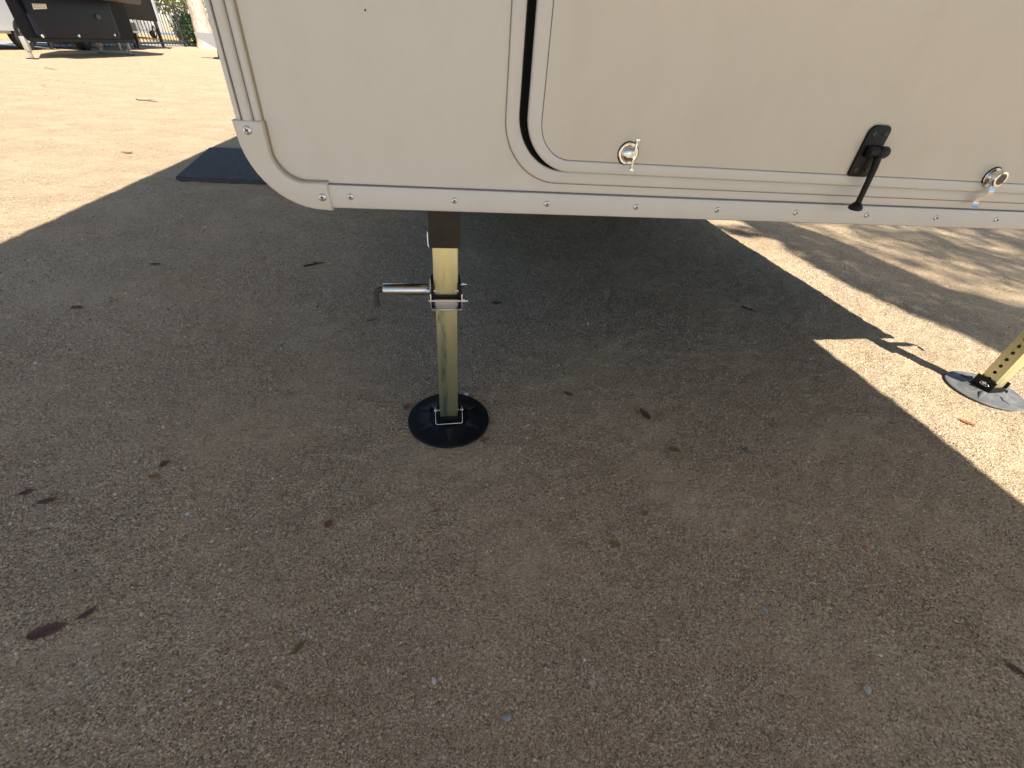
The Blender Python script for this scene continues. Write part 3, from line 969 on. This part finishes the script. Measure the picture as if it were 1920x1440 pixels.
def twig(x, y, rz, L, r, c, label, seed):
    rr = random.Random(seed)
    bm = bmesh.new()
    pts = [((t - 0.5) * L, rr.uniform(-0.06, 0.06) * L, r + rr.uniform(0, 0.6) * r) for t in (0, 0.22, 0.45, 0.7, 1)]
    tube(bm, pts, [r, r * 0.95, r * 0.85, r * 0.7, r * 0.35], 7)
    p = Vector(pts[2])
    tube(bm, [p, p + Vector((L * 0.14, L * 0.10, r)), p + Vector((L * 0.22, L * 0.19, r * 0.6))], [r * 0.6, r * 0.5, r * 0.2], 6)
    o = obj('twig', bm, mat('twig_bark', c, 0.85), None, (x, y, gz(x, y)), rz, smooth=50)
    tag(o, label, 'twig', 'twigs on the ground')
twig(-0.882, 1.714, 0.75, 0.085, 0.0038, (0.03, 0.025, 0.02), 'short black twig on the shaded ground left of the near leg', 1)
twig(-4.727, 5.981, -0.1, 0.30, 0.007, (0.12, 0.09, 0.06), 'forked twig on the sunlit sand beside the camper edge', 2)
twig(-8.347, 8.699, -0.5, 0.50, 0.008, (0.30, 0.24, 0.16), 'long pale twig far out on the sunlit sand', 3)
twig(0.954, 1.665, -0.9, 0.06, 0.003, (0.03, 0.024, 0.018), 'short dark twig in the shadow under the camper', 4)
twig(0.484, 0.212, 0.9, 0.030, 0.0008, (0.48, 0.38, 0.22), 'thin pale straw near the bottom right of the shaded ground', 5)
twig(-0.503, 1.303, 0.5, 0.045, 0.002, (0.10, 0.085, 0.07), 'thin grey twig below the pull pin handle', 6)

def pebble(x, y, s, c, label, seed, z=None):
    rr = random.Random(seed)
    bm = bmesh.new()
    bmesh.ops.create_icosphere(bm, subdivisions=2, radius=s)
    for v in bm.verts:
        f = 1 + 0.22 * math.sin(v.co.x / s * 2.1 + seed) * math.cos(v.co.y / s * 1.7 + seed * 2) + rr.uniform(-0.07, 0.07)
        v.co = Vector((v.co.x * f * 1.25, v.co.y * f, v.co.z * f * 0.65))
    m_ = mat('pebble_stone', c, 0.8); g = NB(m_)
    g.set('Base Color', g.ramp(g.noise(300, 3), [(0.3, tuple(k * 0.75 for k in c)), (0.7, c)]))
    o = obj('pebble', bm, m_, None, (x, y, (gz(x, y) if z is None else z) + s * 0.35), rr.uniform(0, 3), smooth=35)
    tag(o, label, 'pebble', 'larger pebbles')
pebble(0.036, 0.205, 0.0058, (0.30, 0.28, 0.25), 'grey pebble nearest the bottom middle of the picture', 1)
pebble(0.614, 0.284, 0.0062, (0.42, 0.39, 0.34), 'light grey pebble at the lower right', 2)
pebble(0.772, 0.551, 0.0058, (0.42, 0.20, 0.12), 'terracotta coloured pebble at the right', 3)
pebble(0.623, 0.819, 0.0070, (0.16, 0.145, 0.125), 'dark grey pebble right of the yellow-olive leaf', 4)
pebble(-0.617, 0.487, 0.0042, (0.56, 0.53, 0.49), 'white pebble left of the round reddish leaf', 5)
pebble(-0.125, 0.932, 0.0058, (0.50, 0.48, 0.46), 'pale pebble lying on the back rim of the near foot pad', 6, z=0.0068)
pebble(-0.078, 0.241, 0.0040, (0.56, 0.51, 0.44), 'whitish pebble left of the grey bottom pebble', 7)
pebble(0.496, 0.401, 0.0050, (0.31, 0.29, 0.26), 'grey pebble between the terracotta pebble and the straw', 8)
pebble(-0.300, 0.292, 0.0040, (0.40, 0.37, 0.33), 'small grey pebble beside the narrow olive leaf', 9)

# dark crumbs of leaf and bark scattered on the ground (uncountable)
def litter():
    n = 2600
    x = np.concatenate([RNG.uniform(-9, -1.2, n), RNG.uniform(-2.2, 2.0, n), RNG.uniform(1.2, 4.0, n // 3)])
    y = np.concatenate([RNG.uniform(1.2, 11, n), RNG.uniform(0.9, 3.4, n), RNG.uniform(0.4, 4.0, n // 3)])
    k = len(x)
    r = np.hypot(x, y)
    L = (0.0035 + 0.010 * RNG.random(k) ** 3) * np.clip(0.5 + r * 0.22, 0.6, 2.4)
    W = L * RNG.uniform(0.25, 0.6, k)
    a = RNG.uniform(0, PI, k)
    base = np.array([(-1, 0, 0.0), (0, -1, 0.15), (1, 0, 0.05), (0, 1, 0.25), (0, 0, 0.7)])
    V = np.repeat(base[None], k, 0)
    V = V + RNG.normal(0, 0.15, V.shape)
    X = V[:, :, 0] * L[:, None] / 2; Y = V[:, :, 1] * W[:, None] / 2; Z = V[:, :, 2] * W[:, None] * 0.6
    c, s = np.cos(a)[:, None], np.sin(a)[:, None]
    V = np.stack([X * c - Y * s + x[:, None], X * s + Y * c + y[:, None], Z + ground_h(x, y)[:, None] + 0.001], -1)
    F = np.array([(0, 1, 4), (1, 2, 4), (2, 3, 4), (3, 0, 4)])
    ok = np.ones(k, bool)
    for px, py in PADS: ok &= np.hypot(x - px, y - py) > 0.12
    V = V[ok]; k = len(V)
    m_ = mat('leaf_crumbs', (0.1, 0.07, 0.05), 0.85); g = NB(m_)
    gi = g.n('ShaderNodeNewGeometry')
    g.set('Base Color', g.ramp(gi.outputs['Random Per Island'], [(0, (0.04, 0.03, 0.022)), (0.5, (0.11, 0.075, 0.05)), (0.8, (0.24, 0.14, 0.08)), (1, (0.34, 0.24, 0.15))]))
    me = np_mesh('leaf_litter', V.reshape(-1, 3), (F[None] + (np.arange(k) * 5)[:, None, None]).reshape(-1, 3), m_, 3)
    o = bpy.data.objects.new('leaf_litter', me); COL.objects.link(o)
    tag(o, 'tiny dark crumbs of leaf and bark on the sand', 'leaf litter', kind='stuff')
litter()

# ================================================================== FOLIAGE BUILDER
def leaves_mesh(name, P, size, m_, asp=0.38, droop=0.5):
    n = len(P)
    d = RNG.normal(0, 1, (n, 3)); d[:, 2] -= droop; d /= np.linalg.norm(d, axis=1)[:, None]
    e = RNG.normal(0, 1, (n, 3)); e -= (e * d).sum(1)[:, None] * d; e /= np.linalg.norm(e, axis=1)[:, None]
    nn = np.cross(d, e)
    L = size * RNG.uniform(0.7, 1.3, n)
    W = L * asp
    a = P - d * L[:, None] * 0.5; b = P + d * L[:, None] * 0.5
    s1 = P + e * W[:, None] * 0.5 + nn * W[:, None] * 0.12; s2 = P - e * W[:, None] * 0.5 + nn * W[:, None] * 0.12
    V = np.stack([a, s1, b, s2], 1).reshape(-1, 3)
    i = np.arange(n)[:, None] * 4
    F = np.concatenate([i + np.array([0, 1, 2]), i + np.array([0, 2, 3])], 0)
    return np_mesh(name, V, F, m_, 3)
def foliage_mat(name, cols):
    m_ = mat(name, cols[0], 0.55, spec=0.3); g = NB(m_)
    gi = g.n('ShaderNodeNewGeometry')
    g.set('Base Color', g.ramp(gi.outputs['Random Per Island'], [(k / (len(cols) - 1), c) for k, c in enumerate(cols)]))
    t = g.n('ShaderNodeBsdfTranslucent'); mx = g.n('ShaderNodeMixShader'); mx.inputs[0].default_value = 0.3
    t.inputs[0].default_value = (*[min(1, c * 1.6) for c in cols[-1]], 1)
    out = m_.node_tree.nodes['Material Output']
    g.link(g.b.outputs[0], mx.inputs[1]); g.link(t.outputs[0], mx.inputs[2]); g.link(mx.outputs[0], out.inputs[0])
    return m_
M_GUM = foliage_mat('gum_foliage', [(0.05, 0.075, 0.03), (0.09, 0.11, 0.045), (0.12, 0.13, 0.06)])
M_BUSH = foliage_mat('dark_bush_foliage', [(0.022, 0.045, 0.018), (0.04, 0.07, 0.028), (0.07, 0.10, 0.04)])
M_YEL = foliage_mat('yellow_green_foliage', [(0.09, 0.11, 0.02), (0.16, 0.17, 0.035), (0.24, 0.22, 0.05)])
def bark_mat(name, c1, c2):
    m_ = mat(name, c1, 0.9, spec=0.2); g = NB(m_)
    g.set('Base Color', g.ramp(g.noise(5, 5, 0.65, g.mapping((3, 3, 1))), [(0.35, c1), (0.6, c2)]))
    g.set('Normal', g.bump(g.noise(18, 5, 0.7, g.mapping((3, 3, 0.7))), 0.6, 0.03))
    return m_
M_BARK = bark_mat('pinkish_gum_bark', (0.30, 0.22, 0.17), (0.52, 0.42, 0.34))

# shade tree standing to the right, behind the viewer; only its shade shows
def shade_tree():
    root = empty('shade_tree', loc2w(7.2, -5.4))
    tag(root, 'gum tree whose leafy branches shade the ground at the right', 'tree')
    def W(p): return loc2w(p[0], p[1], p[2]) - root.location
    bm = bmesh.new()
    tube(bm, [W((7.2, -5.4, -0.05)), W((7.1, -5.4, 1.0)), W((6.7, -5.3, 2.6)), W((6.0, -5.1, 4.0))], [0.30, 0.25, 0.22, 0.18], 14)
    obj('trunk', bm, M_BARK, root, smooth=50)
    bm = bmesh.new()
    for ps, rs in (([(6.0, -5.1, 4.0), (4.8, -4.2, 4.9), (3.9, -3.4, 5.3), (3.5, -2.3, 5.5)], [0.17, 0.12, 0.08, 0.03]),
                   ([(4.8, -4.2, 4.9), (4.1, -4.4, 5.2), (3.5, -4.7, 5.4)], [0.09, 0.06, 0.02]),
                   ([(6.0, -5.1, 4.0), (5.9, -4.0, 5.2), (5.4, -2.9, 5.9)], [0.14, 0.09, 0.03]),
                   ([(6.0, -5.1, 4.0), (6.6, -4.4, 5.4), (6.9, -3.4, 6.3)], [0.13, 0.08, 0.03]),
                   ([(6.0, -5.1, 4.0), (6.2, -6.0, 5.6), (6.4, -6.8, 6.8)], [0.13, 0.08, 0.03])):
        tube(bm, [W(p) for p in ps], rs, 10)
    obj('limbs', bm, M_BARK, root, smooth=50)
    # where each leafy bough throws its shade on the ground (camper frame), then lifted along the sunlight
    pts = []
    def bough(poly_l, poly_r, n, z0, z1):
        for _ in range(n):
            t = random.random() * (len(poly_l) - 1); i = int(t); f = t - i
            l = Vector(poly_l[i]).lerp(Vector(poly_l[i + 1]), f); r = Vector(poly_r[i]).lerp(Vector(poly_r[i + 1]), f)
            q = l.lerp(r, random.random()); z = random.uniform(z0, z1)
            pts.append(W((q.x + SUN_L.x * z, q.y + SUN_L.y * z, z)))
    bough([(1.80, 2.5), (1.84, 1.9), (1.88, 1.65), (1.80, 1.33), (1.80, 1.01), (1.84, 0.72), (1.92, 0.49), (1.97, 0.2), (2.1, -0.3)],
          [(2.2, 2.5), (2.18, 1.9), (2.30, 1.58), (2.30, 1.31), (2.34, 1.0), (2.33, 0.7), (2.42, 0.5), (2.5, 0.2), (2.6, -0.3)], 6200, 4.2, 5.0)
    bough([(1.55, 1.78), (1.60, 1.68), (1.66, 1.60)], [(1.95, 1.85), (1.95, 1.68), (1.95, 1.55)], 260, 4.2, 5.0)
    bough([(2.45, 5.5), (2.5, 3.0), (2.5, 1.8), (2.55, 0.8), (2.7, -0.6)], [(6.5, 5.5), (6.5, 3.0), (6.5, 1.8), (6.5, 0.8), (6.5, -0.6)], 500, 7.0, 9.5)
    for _ in range(60):
        cu = random.uniform(2.5, 6.5); cn = random.uniform(-0.6, 5.0)
        L = random.uniform(0.3, 1.1); ww = random.uniform(0.05, 0.16); z = random.uniform(4.4, 6.5)
        for _ in range(int(190 * L)):
            t = random.gauss(0, 0.35) * L; s = random.gauss(0, 1) * ww
            z2 = z + random.uniform(-0.25, 0.25)
            q = (cu + t * (-0.36) + s * 0.93, cn + t * 0.93 + s * 0.36)
            pts.append(W((q[0] + SUN_L.x * z2, q[1] + SUN_L.y * z2, z2)))
    n_low = len(pts)
    # high, thin part of the crown: long drawn-out sprays that leave streaks of sun between them
    for _ in range(560):
        cu = random.uniform(2.35, 7.0); cn = random.uniform(-0.8, 7.0)
        L = random.uniform(0.5, 1.6); ww = random.uniform(0.04, 0.11); z = random.uniform(8.0, 11.0)
        for _ in range(int(26 * L)):
            t = random.gauss(0, 0.35) * L; s_ = random.gauss(0, 1) * ww
            z2 = z + random.uniform(-0.2, 0.2)
            pts.append(W((cu - t * 0.30 + s_ * 0.95 + SUN_L.x * z2, cn + t * 0.95 + s_ * 0.30 + SUN_L.y * z2, z2)))
    allp = np.array([tuple(p) for p in pts])
    me = leaves_mesh('high_crown', allp[n_low:], 0.15, M_GUM, 0.36)
    o = bpy.data.objects.new('high_crown', me); COL.objects.link(o); o.parent = root
    me = leaves_mesh('crown', allp[:n_low], 0.075, M_GUM, 0.36)
    o = bpy.data.objects.new('crown', me); COL.objects.link(o); o.parent = root
shade_tree()

# ================================================================== BACKGROUND
M_BLK = mat('black_camper_skin', (0.006, 0.006, 0.008), 0.5, spec=0.05)
M_BLK2 = mat('dark_blue_hatch_skin', (0.012, 0.014, 0.023), 0.45, spec=0.07)
M_BLKT = mat('black_trim', (0.012, 0.012, 0.013), 0.5)
M_ALU = mat('dull_aluminium', (0.34, 0.32, 0.28), 0.45, 0.4)
M_WHITE = mat('white_car_paint', (0.74, 0.76, 0.78), 0.25, coat=0.5)
M_GLASS = mat('dark_car_glass', (0.02, 0.025, 0.03), 0.08, spec=0.8)
M_TYRE = mat('tyre_rubber', (0.02, 0.02, 0.02), 0.85)
M_LABEL = mat('cream_sticker', (0.70, 0.66, 0.55), 0.6)
M_INK = mat('grey_print', (0.28, 0.25, 0.2), 0.7)
M_FENCE = mat('black_fence_steel', (0.018, 0.018, 0.019), 0.5)
M_POST = mat('galvanised_post', (0.42, 0.43, 0.44), 0.5, 0.3)

bc = empty('black_camper', (-10.678, 12.2945, 0), 1.81306)
tag(bc, 'black slide-on camper standing on legs across the yard', 'camper')
bm = bmesh.new()
extrude_profile(bm, rrect(-2.05, 2.50, 0.27, 2.7, (0.22, 0.30, 0.1, 0.1), 6), 0.0, 0.8)
for v in bm.verts:
    if v.co.y > 0.1 and v.co.x < 0: v.co.x *= 0.25
obj('body', bm, M_BLK, bc, smooth=35)
bm = bmesh.new()
box(bm, -1.95, 2.3, -0.55, -0.005, 1.10, 2.7, 0.05)
obj('bunk_overhang', bm, mat('brown_black_overhang', (0.045, 0.034, 0.026), 0.6), bc, smooth=35)
bm = bmesh.new()
plate(bm, rrect(-1.62, 1.66, 0.345, 1.10, (0.06, 0.12, 0.05, 0.05), 6), [], -0.035, -0.001, edge=0.006)
bh = obj('front_hatch', bm, M_BLK2, bc, smooth=40)
bm = bmesh.new(); plate(bm, [(-1.40, 0.795), (-0.95, 0.825), (-0.92, 0.905), (-1.37, 0.885)], [], -0.038, -0.0352)
stk = obj('sticker', bm, M_LABEL, bh)
for k in range(2):
    for q in range(7):
        z = 0.868 - k * 0.036 + q * 0.003
        x = -1.345 + q * 0.055 - k * 0.01
        bm = bmesh.new()
        box(bm, x, x + random.uniform(0.025, 0.045), -0.0392, -0.0381, z - 0.006, z + 0.006)
        obj('print_mark', bm, M_INK, stk)
for (x, z) in ((-1.50, 0.375), (-0.22, 0.395), (1.36, 0.43)):
    bm = bmesh.new(); lathe(bm, [(0.034, 0), (0.030, 0.015), (0.012, 0.022), (0, 0.022)], 12, 0, Matrix.Translation((x, -0.035, z)) @ RX)
    obj('latch', bm, M_CHROME, bh, smooth=40)
bm = bmesh.new(); plate(bm, rrect(0.80, 1.00, 0.72, 0.82, 0.03, 4), [], -0.055, -0.0351, edge=0.01)
obj('hatch_handle', bm, M_BLKT, bh, smooth=40)
bm = bmesh.new()
for k in range(3): box(bm, -1.9, 2.3, -0.012, -0.001, 0.285 + k * 0.018, 0.293 + k * 0.018, 0.002)
obj('bottom_rib', bm, M_BLKT, bc)
for (x, y) in ((-1.98, 0.05), (2.0, 0.05), (2.0, 0.72)):
    bm = bmesh.new(); box(bm, x - 0.042, x + 0.042, y - 0.042, y + 0.042, 0.12, 0.36, 0.008)
    l_ = obj('support_leg', bm, M_ALU, bc, smooth=40)
    bm = bmesh.new(); box(bm, x - 0.024, x + 0.024, y - 0.024, y + 0.024, 0.0, 0.13, 0.005)
    obj('inner_tube', bm, M_ALU, l_, smooth=40)
    bm = bmesh.new(); lathe(bm, [(0, 0.0), (0.10, 0.0), (0.10, 0.012), (0, 0.02)], 16, 0, Matrix.Translation((x, y, 0.0)))
    obj('foot_pad', bm, M_BLKT, l_)

# dark ute parked under / behind the black camper: only wheels show below
def wheel(parent, x, y, r=0.33, w=0.22, axis='Y'):
    bm = bmesh.new()
    M = Matrix.Translation((x, y, r)) @ Matrix.Rotation(PI / 2, 4, 'X')
    lathe(bm, [(r * 0.55, -w / 2), (r * 0.9, -w / 2), (r, -w * 0.35), (r, w * 0.35), (r * 0.9, w / 2), (r * 0.55, w / 2)], 24, 0, M)
    t = obj('wheel', bm, M_TYRE, parent, smooth=40)
    bm = bmesh.new()
    lathe(bm, [(0, -w * 0.30), (r * 0.2, -w * 0.42), (r * 0.5, -w * 0.30), (r * 0.56, -w * 0.45), (r * 0.56, w * 0.45), (r * 0.5, w * 0.3), (0, w * 0.3)], 20, 0, M)
    obj('rim', bm, M_ALU, t, smooth=40)
tr = empty('black_trailer', (-13.15, 16.9, 0), 1.84)
tag(tr, 'black box trailer behind the black camper with a silver edge strip', 'trailer')
bm = bmesh.new(); box(bm, -3.2, 2.7, 0.0, 1.8, 0.78, 2.5, 0.04)
obj('box_body', bm, M_BLK, tr, smooth=35)
bm = bmesh.new(); box(bm, -1.0, 0.75, -0.02, 1.7, 0.44, 0.70, 0.02)
obj('lower_tray', bm, M_BLKT, tr, smooth=35)
for x in (-0.75, -0.55, 0.2):
    bm = bmesh.new(); tube(bm, [(x, -0.05, 0.46), (x - 0.03, -0.05, 1.6)], 0.022, 8)
    obj('chrome_rail', bm, M_CHROME, tr, smooth=40)
bm = bmesh.new(); box(bm, -1.0, 0.72, -0.06, -0.021, 0.44, 0.49, 0.008)
obj('silver_strip', bm, M_ALU, tr)
bm = bmesh.new(); box(bm, 2.64, 2.78, -0.06, -0.002, 0.55, 2.5, 0.01)
obj('silver_strip', bm, M_POST, tr)
for x in (-0.9, 0.5):
    bm = bmesh.new(); box(bm, x, x + 0.10, -0.02, 0.08, 0.0, 0.62, 0.01)
    obj('prop_stand', bm, M_ALU if x < 0 else M_BLKT, tr, smooth=40)
wheel(tr, -2.3, 0.25); wheel(tr, -2.3, 1.55)
bm = bmesh.new(); box(bm, -2.38, -2.22, 0.37, 1.43, 0.30, 0.79, 0.01)
obj('axle_frame', bm, M_BLKT, tr)

# fence of black steel pickets along the yard
fdir = Vector((-15.4956 + 13.2156, 22.7164 - 14.9394, 0)).normalized()
f0 = Vector((-13.2156, 14.9394, 0)) - fdir * 1.2
fence = empty('steel_fence', f0, math.atan2(fdir.y, fdir.x))
tag(fence, 'black steel picket fence behind the black camper', 'fence')
FLEN = 15.3
bm = bmesh.new(); box(bm, -0.010, 0.010, -0.010, 0.010, 0.06, 1.30)
pk = obj('picket', bm, M_FENCE, fence, (0, 0, 0))
npk = int(FLEN / 0.30)
for k in range(1, npk):
    c_ = pk.copy(); COL.objects.link(c_); c_.parent = fence; c_.location = (k * 0.30, 0, 0)
for z in (0.14, 1.36):
    bm = bmesh.new(); box(bm, 0, FLEN, -0.02, 0.02, z - 0.035, z + 0.02)
    obj('rail', bm, M_FENCE, fence)
for k in range(7):
    bm = bmesh.new(); box(bm, -0.032, 0.032, -0.032, 0.032, 0, 1.45)
    obj('post', bm, M_FENCE, fence, (k * 2.5 - 0.15, 0, 0))

# pale road and dry verge beyond the fence
def strip(name, d0, d1, z, m_):
    nrm = Vector((-fdir.y, fdir.x, 0))
    bm = bmesh.new()
    a = f0 - fdir * 60; b = f0 + fdir * 120
    vs = [bm.verts.new(p + Vector((0, 0, z))) for p in (a + nrm * d0, b + nrm * d0, b + nrm * d1, a + nrm * d1)]
    bm.faces.new(vs)
    return tag(obj(name, bm, m_), kind='structure')
mv = mat('dry_verge', (0.42, 0.26, 0.09), 0.95); g = NB(mv)
g.set('Base Color', g.ramp(g.noise(2.2, 5), [(0.35, (0.36, 0.22, 0.08)), (0.65, (0.50, 0.36, 0.15))]))
ma = mat('pale_road', (0.30, 0.30, 0.30), 0.9); g = NB(ma)
g.set('Base Color', g.ramp(g.noise(4, 5), [(0.35, (0.26, 0.26, 0.26)), (0.65, (0.34, 0.34, 0.34))]))
strip('road', 0.5, 2.6, 0.012, ma)
strip('verge', 2.6, 8.0, 0.016, mv)
strip('far_road', 8.0, 16.0, 0.020, ma)

def car(name, label, loc, rz):
    root = empty(name, loc, rz); tag(root, label, 'car', 'white cars in the background')
    prof = [(-2.15, 0.32), (2.1, 0.30), (2.2, 0.55), (2.15, 0.78), (1.25, 0.95), (0.55, 1.42), (-0.9, 1.46), (-1.8, 1.05), (-2.15, 0.95), (-2.22, 0.6)]
    bm = bmesh.new(); extrude_profile(bm, prof, -0.85, 0.85)
    bmesh.ops.bevel(bm, geom=bm.edges[:], offset=0.06, segments=2, affect='EDGES')
    obj('body', bm, M_WHITE, root, smooth=40)
    for s in (-1, 1):
        for a, b in (([(-1.45, 1.02), (-0.35, 1.0), (-0.35, 1.38), (-0.92, 1.38)], 0), ([(-0.25, 1.0), (1.05, 0.98), (0.5, 1.36), (-0.25, 1.38)], 0)):
            bm = bmesh.new(); plate(bm, a, [], s * 0.852 - 0.006, s * 0.852 + 0.006)
            obj('window', bm, M_GLASS, root)
        for x in (-1.4, 1.4): wheel(root, x, s * 0.76, 0.31, 0.2)
        bm = bmesh.new(); box(bm, 2.02, 2.19, s * 0.62 - 0.16, s * 0.62 + 0.16, 0.64, 0.76, 0.03)
        obj('headlight', bm, M_GLASS, root, smooth=40)
    return root
car('parked_car', 'white car parked at the far left edge beside the black camper', (-13.05, 11.2, 0.0), 1.80)
car('parked_car', 'white car beyond the fence seen between trailer and bush', (-22.6, 29.0, 0.02), 1.85)

# low shrub, yellow-green shrub and big gum trunk near the camper edge
def shrub(name, label, loc, rx, ry, rz_, n, m_, size, z0=0.0, cat='bush'):
    root = empty(name, loc); tag(root, label, cat)
    q = RNG.normal(0, 1, (n, 3)); q /= np.linalg.norm(q, axis=1)[:, None]
    q *= (RNG.random((n, 1)) ** 0.45)
    lump = 0.75 + 0.5 * fbm(q[:, 0] * 2 + loc[0], q[:, 2] * 2 + q[:, 1], 1.7, 3)
    P = q * np.array([rx, ry, rz_]) * lump[:, None]
    P[:, 2] += z0 + rz_
    me = leaves_mesh('crown', P, size, m_, 0.45)
    o = bpy.data.objects.new('crown', me); COL.objects.link(o); o.parent = root
    bm = bmesh.new()
    for k in range(5):
        a = k * 1.3
        tube(bm, [(0.05 * math.cos(a), 0.05 * math.sin(a), -0.02), (rx * 0.3 * math.cos(a), ry * 0.3 * math.sin(a), z0 + rz_ * 0.6), (rx * 0.6 * math.cos(a), ry * 0.6 * math.sin(a), z0 + rz_ * 1.3)], [0.03, 0.022, 0.008], 6)
    obj('stems', bm, M_BARK, root)
shrub('shrub', 'dark green shrub in front of the fence beside the gum trunk', (-15.9, 24.6, 0), 0.85, 0.85, 0.62, 2600, M_BUSH, 0.14)
shrub('leafy_tree', 'yellow-green leafy tree beyond the fence above the dark shrub', (-18.6, 27.5, 0), 2.6, 2.2, 1.6, 3600, M_YEL, 0.22, 1.15, 'tree')
for k, (x, y, r, m_, lab) in enumerate(((-27, 22, 2.6, M_BUSH, 'dark tree beyond the road behind the black camper'), (-33, 33, 3.4, M_GUM, 'tall gum beyond the road behind the trailer'), (-25, 14.0, 2.4, M_GUM, 'gum tree beyond the road behind the far left car'), (-30, 45, 4.0, M_BUSH, 'distant dark tree behind the yellow-green tree'))):
    shrub('distant_tree', lab, (x, y, 0), r, r, r * 0.75, 2200, m_, 0.34, 1.2, 'tree')

gt = empty('gum_tree', (-14.55, 23.15, 0)); tag(gt, 'pinkish gum tree trunk rising beside the white camper edge', 'tree')
bm = bmesh.new()
tube(bm, [(0, 0, -0.05), (-0.02, 0, 0.25), (-0.05, 0.0, 1.0), (-0.1, 0.05, 2.2), (-0.1, 0.2, 3.6)], [0.50, 0.38, 0.32, 0.29, 0.24], 16)
obj('trunk', bm, M_BARK, gt, smooth=60)
bm = bmesh.new()
for k in range(5):
    a = k * 1.26
    tube(bm, [(-0.1, 0.2, 3.4), (math.cos(a) * 1.0, math.sin(a) * 1.0, 4.6), (math.cos(a) * 1.9, math.sin(a) * 1.9, 5.6)], [0.16, 0.10, 0.03], 8)
obj('limbs', bm, M_BARK, gt, smooth=60)
q = RNG.normal(0, 1, (3000, 3)); q /= np.linalg.norm(q, axis=1)[:, None]; q *= RNG.random((3000, 1)) ** 0.4
me = leaves_mesh('crown', q * np.array([2.6, 2.6, 1.5]) + np.array([0, 0, 5.6]), 0.22, M_GUM)
o = bpy.data.objects.new('crown', me); COL.objects.link(o); o.parent = gt

# low grey trailer coupling on a foot, cut off by the camper edge
st = empty('trailer_coupling', (-9.90, 16.25, 0), 0.6); tag(st, 'grey trailer drawbar resting on a foot beside the camper edge', 'drawbar')
bm = bmesh.new(); extrude_profile(bm, [(-0.55, 0.62), (-0.52, 0.50), (0.10, 0.16), (0.9, 0.16), (0.9, 0.62)], -0.12, 0.12)
obj('drawbar_arm', bm, mat('grey_drawbar_paint', (0.20, 0.20, 0.20), 0.6), st)
bm = bmesh.new(); tube(bm, [(-0.05, 0, 0.02), (-0.02, 0, 0.22)], 0.05, 10)
obj('foot_post', bm, M_BLKT, st, smooth=40)
bm = bmesh.new(); lathe(bm, [(0, 0), (0.19, 0), (0.19, 0.02), (0.15, 0.045), (0, 0.05)], 20, 0, Matrix.Translation((-0.05, 0, 0)))
obj('foot_plate', bm, M_BLKT, st, smooth=40)
